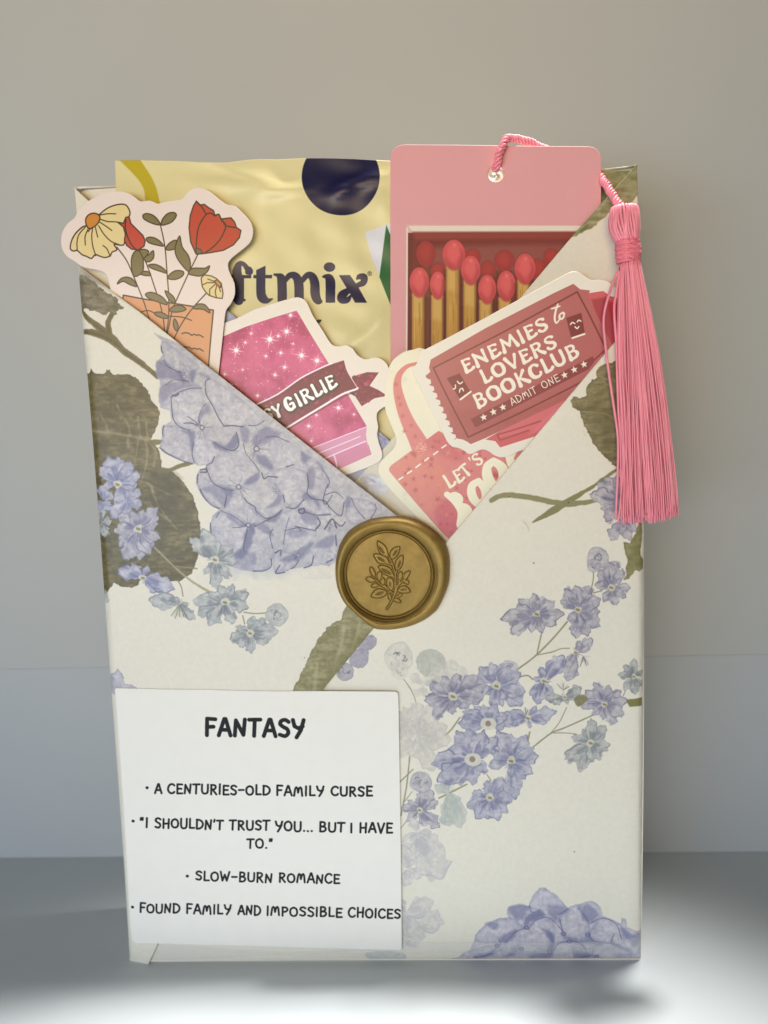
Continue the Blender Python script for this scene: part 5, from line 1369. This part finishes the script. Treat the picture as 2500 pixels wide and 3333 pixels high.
# ---------- tote bag sticker
TB = Canvas('print_tote_sticker', 2.4, 1, 46, 110, 169, 12, (214, 204, 172))
c = TB
rnd = random.Random(11)


def starburst(key, x, y, r, col, al, n=8):
    pts = []
    a0 = rnd.uniform(0, 1)
    for k in range(n * 2):
        a = a0 + k * math.pi / n; rr = r * (1 if k % 2 == 0 else .35)
        pts.append((x + rr * math.cos(a), y + rr * math.sin(a)))
    c.P(key, pts, col, al, 1.4, smooth=False)


for k in range(60):
    starburst('E', rnd.uniform(60, 900), rnd.uniform(530, 1700), rnd.uniform(8, 34), (200, 192, 164), .6, rnd.choice([4, 6, 8]))
PK = (196, 112, 106)
bag = [(122, 1245), (135, 1225), (170, 1200), (245, 1145), (420, 1018), (560, 1090), (900, 1000), (1000, 1160), (480, 1665), (460, 1650), (300, 1470), (125, 1262)]
c.P('E', bag, PK, 1, 1.3, smooth=False)
c.S('E', [(290, 614, 9), (230, 632, 12), (185, 680, 18), (172, 740, 24), (182, 810, 30), (208, 900, 36), (245, 985, 42), (285, 1060, 50), (310, 1110, 56)], 0, PK, 1, 1.4)
c.clip_to('E', bag)
c.P('E', [(120, 1260), (300, 1150), (500, 1300), (420, 1500), (300, 1450)], (204, 124, 98), .6, 36, 60)
c.P('E', [(400, 1480), (560, 1400), (520, 1620), (480, 1660)], (180, 74, 86), .6, 20, 30)
c.P('E', [(335, 1075), (420, 1018), (480, 1060), (560, 1200), (400, 1150)], (176, 72, 80), .5, 24, 16)
c.clip = None
r = c.poly(c.px('E', bag), 8)
for k in range(150):
    x, y = rnd.uniform(130, 900), rnd.uniform(1030, 1640)
    u = c.px('E', [(x, y)])[0]; iu = (int(u[1]) - r[0][0].start, int(u[0]) - r[0][1].start)
    if 0 <= iu[0] < r[1].shape[0] and 0 <= iu[1] < r[1].shape[1] and r[1][iu] > 5:
        starburst('E', x, y, rnd.uniform(9, 26), (166, 66, 66) if k % 3 else (206, 128, 108), .6, rnd.choice([4, 5, 8]))
for x, y in ((190, 860), (205, 930), (255, 985), (215, 1020), (280, 1050), (180, 820), (165, 740)):
    starburst('E', x, y, 20, (168, 74, 74), .6, 6)
for k in range(60):
    x, y = 315 + rnd.gauss(0, 20), 1115 + rnd.gauss(0, 18)
    c.S('E', [(x, y), (x + 1, y)], 2, (232, 190, 150), .8, 1.2)
for a_, b_2 in (((180, 1312), (205, 1296)), ((232, 1275), (258, 1258)), ((284, 1238), (310, 1218)), ((336, 1198), (360, 1180)), ((390, 1160), (415, 1142)), ((440, 1120), (464, 1104))):
    c.S('E', [a_, b_2], 4.5, (226, 214, 190), 1, 1.3)
CR = (222, 212, 178)
for wd, p0, p1, hh in (("L", (478, 1372), (535, 1335), 88), ("E", (535, 1338), (585, 1306), 84), ("T", (580, 1308), (632, 1262), 82), ("'", (628, 1240), (650, 1225), 66), ("S", (655, 1238), (700, 1200), 78)):
    text(c, 'E', wd, p0, p1, hh, GROOVY, CR, .85)
c.S('E', [(470, 1400, 18), (520, 1440, 24), (560, 1500, 28), (560, 1580, 34)], 0, CR)
c.S('E', [(480, 1410, 14), (520, 1400, 16), (548, 1425, 20), (540, 1460, 16)], 0, CR); c.S('E', [(540, 1460, 14), (590, 1480, 20), (600, 1530, 26), (570, 1590, 24)], 0, CR)
c.S('E', [(660, 1320, 20), (620, 1350, 24), (622, 1410, 28), (660, 1455, 24), (705, 1430, 30), (700, 1370, 28), (660, 1320, 20)], 0, CR)
c.S('E', [(750, 1200, 22), (712, 1235, 26), (716, 1300, 32), (760, 1350, 26), (812, 1310, 34), (800, 1240, 30), (750, 1200, 22)], 0, CR)
c.S('E', [(840, 1160, 22), (860, 1220, 26), (900, 1260, 30)], 0, CR); c.S('E', [(880, 1120, 20), (850, 1180, 20)], 0, CR)
m_tb = print_mat('tote_sticker_film', TB, STK, .34, .5, bump=(300, .08, .00003), grain=.02)
ol = [(340, 528), (270, 530), (205, 548), (155, 585), (125, 630), (108, 700), (97, 790), (100, 890), (125, 960), (150, 1020), (166, 1070), (152, 1120), (105, 1168), (66, 1212), (60, 1265), (88, 1318), (150, 1392), (300, 1545), (470, 1705), (560, 1700), (760, 1420), (940, 1150), (900, 900), (600, 640)]
ol = catmull([mm('E', p, 2.4) for p in ol], 3, True)
plate('tote_bag_sticker', ol, lambda x, z: 2.4 + .006 * (x - 20), .2, m_tb, None, TB, 3, .06)
tag(bpy.data.objects['tote_bag_sticker'], 'die-cut sticker of a coral tote bag with star pattern, partly hidden behind the ticket sticker', 'sticker')

# ---------- ticket sticker
TK = Canvas('print_ticket_sticker', 1.4, 11, 71, 134, 186, 14, (214, 202, 178))
c = TK
# rear tickets of the stack
c.P('E', [(1300, 200), (1400, 185), (1440, 215), (1500, 230), (1520, 600), (1000, 1050), (790, 1118), (760, 1080), (700, 1070), (1000, 900), (1350, 600)], (188, 84, 84), 1, 1.3, smooth=False)
c.P('E', [(1330, 235), (1410, 225), (1500, 330), (1500, 560), (1420, 520), (1350, 300)], (140, 44, 52), .7, 8, smooth=False)
c.P('E', [(1420, 240), (1500, 260), (1510, 480), (1460, 400)], (168, 30, 44), .7, 6, smooth=False)
c.P('E', [(800, 990), (1180, 820), (1150, 880), (1000, 1010), (780, 1060)], (196, 96, 96), .9, 3, smooth=False)
c.P('E', [(940, 925), (1060, 865), (1180, 830), (1040, 900)], (128, 48, 50), .7, 4, smooth=False)
c.P('E', [(1100, 905), (1200, 830), (1060, 1010), (960, 1040)], (212, 110, 116), .7, 12, smooth=False)
for pts in ([(770, 1042), (880, 1010), (1030, 960)], [(770, 1042), (790, 1075), (960, 1015)], [(1345, 250), (1415, 222)]):
    c.S('E', pts, 4.5, (150, 64, 60), .9, 1.4, smooth=False)
# front ticket with scalloped ends
left = [(372, 590)]
TKE = [(372, 592), (362, 640), (370, 665), (340, 690)]
y0, x0 = 700, 350
for k in range(9):
    t_ = k / 8
    TKE += [(352 + 150 * t_, 705 + 330 * t_), (372 + 150 * t_, 712 + 330 * t_), (375 + 150 * t_, 735 + 330 * t_), (362 + 150 * t_, 742 + 330 * t_)]
TKE += [(520, 1062), (565, 1070), (595, 1085), (612, 1098), (700, 1062), (1330, 760), (1420, 700), (1480, 560), (1395, 385), (1330, 265), (1310, 210), (1322, 182), (1262, 175), (1222, 142), (1100, 200), (700, 405)]
c.P('E', TKE, (164, 88, 82), 1, 1.3, smooth=False)
c.clip_to('E', TKE)
c.P('E', [(600, 500), (1200, 200), (1380, 420), (1000, 620)], (168, 92, 84), .5, 50, 30)
c.P('E', [(500, 900), (900, 900), (1200, 800), (700, 1030)], (148, 68, 62), .5, 40, 30)
c.clip = None
DKT = (112, 44, 42)
c.S('E', [(388, 642), (800, 432), (1245, 190), (1310, 310), (1420, 530), (1300, 640)], 4.8, DKT, .9, 1.4, smooth=False)
c.S('E', [(388, 642), (470, 810), (598, 1056), (900, 915), (1200, 765), (1340, 690)], 4.8, DKT, .9, 1.4, smooth=False)
c.P('E', [(612, 948), (1342, 572), (1350, 606), (1316, 650), (642, 998)], (128, 56, 54), 1, 1.4, smooth=False)
CT = (224, 210, 184)
for wd, p0, p1, hh in (("ENEMIES", (575, 680), (1088, 406), 84), ("LOVERS", (688, 742), (1140, 512), 84), ("BOOKCLUB", (650, 890), (1274, 566), 88)):
    text(c, 'E', wd, p0, p1, hh, GROOVY, CT, .98)
for pts in ([(1092, 290, 4), (1115, 284, 5), (1142, 274, 4)], [(1130, 262, 4), (1116, 310, 6), (1112, 350, 6), (1120, 374, 5), (1134, 364, 4), (1146, 340, 4)], [(1160, 312, 5), (1142, 326, 5), (1140, 348, 5), (1156, 350, 5), (1168, 330, 5), (1160, 312, 5), (1172, 318, 3)]):
    c.S('E', pts, 0, CT, 1, 1.3)
for pts in ([(468, 702), (545, 674), (615, 792), (550, 832)], [(1180, 345), (1270, 314), (1292, 432), (1212, 468)]):
    c.P('E', pts, (118, 46, 46), 1, 1.3, smooth=False)
c.S('E', [(550, 830), (612, 784)], 5.5, CT, 1, 1.3); c.S('E', [(1218, 464), (1290, 440)], 5.5, CT, 1, 1.3)
for pts in ([(508, 768), (520, 762), (520, 744)], [(532, 722), (546, 736), (562, 726)], [(545, 786), (548, 770), (562, 764), (568, 778)], [(1206, 384), (1216, 372), (1232, 378)], [(1246, 368), (1256, 358), (1268, 364)], [(1234, 398), (1246, 408), (1256, 396)]):
    c.S('E', pts, 3.8, CT, 1, 1.2)


def star(x, y, r, a0):
    c.P('E', [(x + (r if k % 2 == 0 else r * .42) * math.cos(a0 + k * math.pi / 5), y + (r if k % 2 == 0 else r * .42) * math.sin(a0 + k * math.pi / 5)) for k in range(10)], CT, 1, 1.2, smooth=False)


for x, y in ((690, 937), (748, 905), (805, 877), (1172, 685), (1230, 653), (1288, 621)):
    star(x, y, 23, -1.57 - .25)
text(c, 'E', 'ADMIT', (858, 868), (1012, 788), 42, HAND, CT, rad=.06); text(c, 'E', 'ONE', (1045, 768), (1148, 716), 42, HAND, CT, rad=.06)
m_tk = print_mat('ticket_sticker_film', TK, STK, .36, .45, bump=(300, .06, .00003), grain=.02)
ol = [(345, 528), (500, 448), (800, 288), (1000, 180), (1130, 110), (1195, 76), (1232, 70), (1262, 80), (1295, 104), (1335, 124), (1380, 118), (1425, 132), (1460, 160), (1510, 196), (1560, 300), (1560, 460), (1480, 760), (1200, 1000), (990, 1110), (900, 1142), (850, 1166), (800, 1177), (755, 1165), (722, 1142), (690, 1130), (660, 1136), (630, 1152), (600, 1156), (570, 1135), (535, 1120), (500, 1112), (470, 1080), (440, 1020), (400, 945),
      (340, 825), (290, 720), (268, 680), (270, 640), (290, 612), (296, 580), (310, 548)]
ol = catmull([mm('E', p, 1.5) for p in ol], 3, True)
plate('ticket_sticker', ol, lambda x, z: 1.5 + .01 * (40 - x) - .55 * max((z - 135) / 20, 0), .2, m_tk, None, TK, 3, .06)
tag(bpy.data.objects['ticket_sticker'], 'die-cut sticker of stacked brick-red admission tickets, frontmost sticker on the right', 'sticker')

# ---------- printed note
NT = Canvas('print_note', -.6, -72, 10, 1, 82, 12, (216, 210, 198))
c = NT
INKN = (14, 14, 15)
text(c, 'H', 'FANTASY', (524, 322), (1062, 330), 90, HAND, INKN, rad=.124, soft=1.4)
c2 = dict(rad=.118, soft=1.3, jit=.05)


def words(lst, h):
    for wd, x0, x1, y0, y1 in lst:
        text(c, 'H', wd, (x0, y0), (x1, y1), h, HAND, INKN, **c2)


words([('A', 250, 290, 636, 637), ('CENTURIES-OLD', 320, 877, 636, 648), ('FAMILY', 908, 1168, 650, 652), ('CURSE', 1205, 1430, 650, 653)], 50)
words([('"I', 170, 216, 822, 823), ("SHOULDN'T", 250, 622, 824, 834), ('TRUST', 655, 874, 836, 840), ('YOU...', 903, 1108, 842, 846), ('BUT', 1140, 1280, 844, 848), ('I', 1310, 1322, 850, 850), ('HAVE', 1358, 1538, 850, 854)], 50)
words([('TO."', 750, 892, 934, 936), ('SLOW-BURN', 470, 888, 1110, 1122), ('ROMANCE', 922, 1252, 1120, 1128)], 48)
words([('FOUND', 168, 388, 1284, 1288), ('FAMILY', 420, 665, 1290, 1294), ('AND', 700, 825, 1296, 1298), ('IMPOSSIBLE', 855, 1266, 1300, 1308), ('CHOICES', 1298, 1582, 1310, 1316)], 48)
for x, y in ((210, 608), (134, 789), (427, 1088), (130, 1256)):
    c.S('H', [(x, y), (x + 1, y)], 8.5, INKN, 1, 1.6)
m_nt = print_mat('note_paper', NT, WHT, .5, .25, bump=(260, .10, .00008), grain=.02)
no = [(44, 66), (38, 80), (48, 200), (62, 400), (76, 600), (88, 800), (98, 1000), (106, 1200), (118, 1370), (130, 1430), (145, 1448), (400, 1454), (800, 1464), (1200, 1476), (1575, 1486), (1589, 1480), (1587, 1200), (1582, 800), (1576, 400), (1571, 110), (1566, 90), (1552, 84), (1200, 82), (900, 82), (700, 80), (560, 74), (300, 72), (120, 68)]
no = [mm('H', p, -.5) for p in no]


def note_y(x, z):
    b = min(y_left(x, z), y_right(x, z) if x > -60 else 9)
    e = x - xl(z)
    return b - .17 - (.0 if e > 3 else 0) + .03 * math.sin(x * .2 + z * .13)


no = [(max(p[0], xl(p[1]) + .12), p[1]) for p in no]
plate('printed_note', no, note_y, .10, m_nt, None, NT, 2.4, .05, extra=ex)
tag(bpy.data.objects['printed_note'], 'white square note with black heading and four bullet lines, stuck on the lower left front', 'note')

# ---------- gold wax seal
SY = -.35
G = lambda p: mm('G', p, SY - 2)
cx_, cz_ = G((795, 815))
sr = [(835, 120), (1000, 135), (1150, 178), (1300, 262), (1430, 380), (1500, 500), (1530, 640), (1530, 800), (1515, 950), (1450, 1120), (1380, 1250), (1300, 1325), (1200, 1390), (1050, 1452), (850, 1490), (680, 1492), (590, 1465), (500, 1400), (420, 1330), (340, 1250), (260, 1178), (200, 1070), (160, 950), (143, 800), (150, 650), (190, 480), (260, 350), (350, 262), (480, 190), (620, 142)]
sp = catmull([G(p) for p in sr], 6, True)
ang = np.arctan2(sp[:, 1] - cz_, sp[:, 0] - cx_); rad = np.hypot(sp[:, 0] - cx_, sp[:, 1] - cz_)
o_ = np.argsort(ang); ang = ang[o_]; rad = rad[o_]
ang = np.concatenate([ang - 2 * math.pi, ang, ang + 2 * math.pi]); rad = np.concatenate([rad] * 3)
GU = .27125 / 12.35                                      # mm per survey unit
R_in = 548 * GU
# leaf strokes as distance map in local mm
LEAVES = [([(660, 412), (720, 440), (765, 490), (790, 570), (775, 605), (700, 570), (665, 500)], (672, 470), (745, 570)), ([(925, 478), (925, 530), (895, 590), (840, 630), (808, 600), (815, 540), (860, 492)], (900, 512), (840, 595)),
          ([(612, 570), (690, 570), (760, 600), (800, 665), (760, 685), (680, 680), (640, 640)], (655, 600), (760, 668)), ([(962, 580), (970, 640), (950, 720), (895, 765), (868, 720), (880, 650), (920, 600)], (940, 640), (905, 735)),
          ([(668, 715), (740, 705), (810, 735), (850, 800), (860, 845), (780, 830), (705, 775)], (700, 740), (835, 815)), ([(790, 850), (840, 870), (858, 930), (835, 1010), (785, 970), (768, 905)], (805, 890), (820, 975)),
          ([(1058, 1020), (1010, 955), (945, 955), (895, 1005), (930, 1030), (1000, 1038)], (1020, 985), (930, 1000)), ([(582, 1068), (630, 1000), (700, 985), (775, 1020), (750, 1070), (680, 1098), (610, 1092)], (630, 1060), (745, 1020))]
SMALL = [[(570, 725), (605, 735), (635, 790), (640, 850), (600, 830), (570, 780)], [(520, 860), (570, 838), (615, 860), (640, 880), (600, 910), (545, 895)], [(585, 950), (620, 915), (660, 925), (680, 945), (640, 970), (600, 970)], [(690, 775), (715, 800), (712, 860), (680, 890), (655, 850), (660, 800)],
         [(725, 850), (752, 880), (750, 920), (722, 945), (695, 915), (700, 870)], [(940, 775), (965, 800), (960, 850), (925, 890), (905, 850), (912, 800)], [(1052, 770), (1045, 820), (1010, 860), (970, 865), (980, 810), (1010, 780)], [(1040, 925), (1030, 885), (990, 870), (955, 880), (975, 910), (1010, 930)],
         [(960, 1040), (920, 1045), (880, 1080), (875, 1105), (920, 1090), (950, 1070)], [(940, 1155), (935, 1120), (900, 1100), (865, 1120), (880, 1145)], [(790, 1040), (825, 1060), (835, 1110), (815, 1128), (785, 1085)]]
STEMS = [[(800, 600), (835, 680), (868, 780), (880, 880), (875, 1000), (855, 1080), (820, 1150), (775, 1225)], [(640, 870), (690, 930), (770, 980), (850, 1040)], [(740, 945), (790, 985)], [(900, 940), (890, 990), (870, 1050)], [(1010, 850), (950, 900), (905, 950)], [(930, 880), (915, 930)], [(885, 1100), (860, 1120)], [(775, 675), (830, 690)], [(890, 765), (875, 810)], [(845, 840), (875, 850)]]
res_ = 26.0                                              # samples per mm
ext = R_in + .3; n_ = int(2 * ext * res_)


class _Grid(Canvas):
    def __init__(s):
        s.Y = SY - 2; s.x0 = cx_ - ext; s.z1 = cz_ + ext; s.res = res_; s.w = s.h = n_


gr = _Grid()
carve = np.zeros((n_, n_), np.float32); raise_ = np.zeros((n_, n_), np.float32)


def groove(P_, closed, w=.08, arr=None, depth=1.0):
    q = catmull(gr.px('G', P_), 4, closed)
    if closed:
        q = np.vstack([q, q[:1]])
    r = gr.line(q, 0.01, 12)
    if r:
        sl, D = r; d = -D / res_
        np.maximum(arr[sl], depth * np.exp(-(d / w) ** 2), out=arr[sl])


for out_, a_, b_2 in LEAVES:
    groove(out_, True, .08, carve)
    q = catmull(gr.px('G', out_), 4, True); sl, D = gr.poly(q, 14)
    np.maximum(raise_[sl], np.clip(D / res_ / .22, 0, 1) * .6, out=raise_[sl])
    n2_ = np.array([-(b_2[1] - a_[1]), b_2[0] - a_[0]], float) * .13
    m_ = ((a_[0] + b_2[0]) / 2, (a_[1] + b_2[1]) / 2)
    sl, D = gr.poly(catmull(gr.px('G', [a_, (m_[0] + n2_[0], m_[1] + n2_[1]), b_2, (m_[0] - n2_[0], m_[1] - n2_[1])]), 4, True), 14)
    np.maximum(carve[sl], np.clip(D / res_ / .12 + .2, 0, 1), out=carve[sl])
    r = gr.line(gr.px('G', [a_, b_2]), .01, 8); carve[r[0]] *= 1 - .95 * np.exp(-(-r[1] / res_ / .07) ** 2)
for out_ in SMALL:
    groove(out_, True, .09, carve, .8)
    sl, D = gr.poly(catmull(gr.px('G', out_), 4, True), 14)
    np.maximum(raise_[sl], np.clip(D / res_ / .3, 0, 1) * .55, out=raise_[sl])
for st_ in STEMS:
    q = catmull(gr.px('G', st_), 5)
    r = gr.line(q, .01, 18); d = -r[1] / res_
    ridge = np.clip(1 - d / .26, 0, 1)
    carve[r[0]] = np.maximum(carve[r[0]] * (d > .2), .85 * np.exp(-((d - .30) / .085) ** 2) * (raise_[r[0]] < .25))
    raise_[r[0]] = np.maximum(raise_[r[0]], np.clip(ridge * 1.6, 0, 1) * .8)


def gmap(A, x, z):
    u = (x - gr.x0) * res_ - .5; w_ = (gr.z1 - z) * res_ - .5
    i = np.clip(w_.astype(int), 0, n_ - 2); j = np.clip(u.astype(int), 0, n_ - 2); fu = np.clip(u - j, 0, 1); fw = np.clip(w_ - i, 0, 1)
    return (A[i, j] * (1 - fu) + A[i, j + 1] * fu) * (1 - fw) + (A[i + 1, j] * (1 - fu) + A[i + 1, j + 1] * fu) * fw


def ring_profile(t, rr):
    """t: radial position in units of the recess radius (0..1 face, beyond: rim)"""
    return 0


NA = 420
th_ = np.linspace(0, 2 * math.pi, NA, endpoint=False)
Rth = np.interp(th_, ang[np.argsort(ang)], rad[np.argsort(ang)])
wob = .12 * np.sin(th_ * 3 + 1) + .07 * np.sin(th_ * 7 + 2) + .05 * np.sin(th_ * 13)
V, Fc = [], []
face_h, rim_h = 1.5, 2.65
# rim rings
rimN = 46
rings = []
for k in range(rimN + 1):
    t = k / rimN
    r_ = R_in + (Rth - R_in) * t
    w = (Rth - R_in)
    h = rim_h * np.power(np.clip(1 - np.abs(t * 1.06 - .42) ** 2.3 / .62 ** 2.3 * .98, 0, 1), .62)
    prof = h + wob * math.sin(math.pi * t) * .7
    inner = face_h + .45 + (rim_h - face_h - .45) * (math.sin(min(t / .30, 1) * math.pi / 2)) ** .8
    prof = np.where(t < .30, np.minimum(prof, inner), prof)
    if t < .10:
        prof = inner + prof * 0
    if k == rimN:
        prof = prof * 0 - .25
    rings.append((r_, prof))
# face rings (recess wall, two raised circles)
FN = 300
frs = []
for k in range(FN + 1):
    u = 1 - k / FN
    r0 = R_in * u; q = r0 / GU
    h = face_h
    h += .42 * np.exp(-((q - 545) / 9) ** 2)
    h -= .50 * np.exp(-((q - 528) / 6.5) ** 2)
    h += .20 * np.exp(-((q - 512) / 8) ** 2)
    h -= .30 * np.exp(-((q - 496) / 5) ** 2)
    frs.append((np.full(NA, r0), np.full(NA, h)))
allr = rings[::-1] + frs[1:]
for r_, h in allr:
    x = cx_ + r_ * np.cos(th_); z = cz_ + r_ * np.sin(th_)
    hh = h.copy()
    V += [(a, SY - b, c_) for a, b, c_ in zip(x, hh, z)]
n = len(allr)
for i in range(n - 1):
    if i == n - 2:
        pass
    for k in range(NA):
        a0, a1 = i * NA + k, i * NA + (k + 1) % NA
        Fc.append([a0, a1, a1 + NA, a0 + NA])
V = np.array(V)
# split: keep rim + rings polar, use a fine square grid for the engraved face
RF = 478 * GU
keep_r = [i for i, (r_, h) in enumerate(allr) if r_.mean() >= RF * .995]
nk = len(keep_r)
V = V[:nk * NA]; Fc = [q for q in Fc if max(q) < nk * NA]
Fc = [q[::-1] for q in Fc]
m_gold, nt, b_ = new_mat('gold_wax')
tc = nt.nodes.new('ShaderNodeTexCoord'); n1_ = nt.nodes.new('ShaderNodeTexNoise'); n1_.inputs['Scale'].default_value = 230; n1_.inputs['Detail'].default_value = 4
n1_.inputs['Distortion'].default_value = 2.2
nt.links.new(tc.outputs['Object'], n1_.inputs['Vector'])
mx = nt.nodes.new('ShaderNodeMix'); mx.data_type = 'RGBA'; mx.inputs[6].default_value = (.205, .132, .028, 1); mx.inputs[7].default_value = (.335, .225, .06, 1)
nt.links.new(n1_.outputs['Fac'], mx.inputs[0]); nt.links.new(mx.outputs[2], b_.inputs['Base Color'])
b_.inputs['Metallic'].default_value = .55; b_.inputs['Roughness'].default_value = .52
n2_ = add_bump(nt, b_, 1900, .5, .00006, 5)
seal = empty('wax_seal', (cx_, SY, cz_), 'round gold wax seal stamped with a leafy sprig, holding the two front flaps together', 'wax seal')
mk('seal_rim', V, Fc, m_gold, seal, smooth=True)
# engraved face: square grid clipped to the circle
NG = 330
gx = np.linspace(-RF * 1.004, RF * 1.004, NG)
X_, Z_ = np.meshgrid(gx, gx); Rr = np.hypot(X_, Z_)
sc_ = np.where(Rr > RF, RF / np.maximum(Rr, 1e-6), 1.0); X_ = X_ * sc_; Z_ = Z_ * sc_
cv_ = gmap(carve, X_ + cx_, Z_ + cz_); rs_ = gmap(raise_, X_ + cx_, Z_ + cz_)
H_ = face_h + .16 * rs_ - .34 * cv_ + .03 * np.sin(X_ * .9 + 1.7 * np.sin(Z_ * .5))
edge_fade = np.clip((RF - np.hypot(X_, Z_)) / .3, 0, 1); H_ = face_h + (H_ - face_h) * edge_fade
Vf = np.column_stack([(X_ + cx_).ravel(), (SY - H_).ravel(), (Z_ + cz_).ravel()])
idx = np.arange(NG * NG).reshape(NG, NG)
Q = np.stack([idx[:-1, :-1], idx[:-1, 1:], idx[1:, 1:], idx[1:, :-1]], -1).reshape(-1, 4)
area_ok = (Rr[:-1, :-1] <= RF * 1.004).ravel() | (Rr[1:, 1:] <= RF * 1.004).ravel() | (Rr[1:, :-1] <= RF * 1.004).ravel() | (Rr[:-1, 1:] <= RF * 1.004).ravel()
mk('seal_face', Vf, Q[area_ok].tolist(), m_gold, seal, smooth=True)
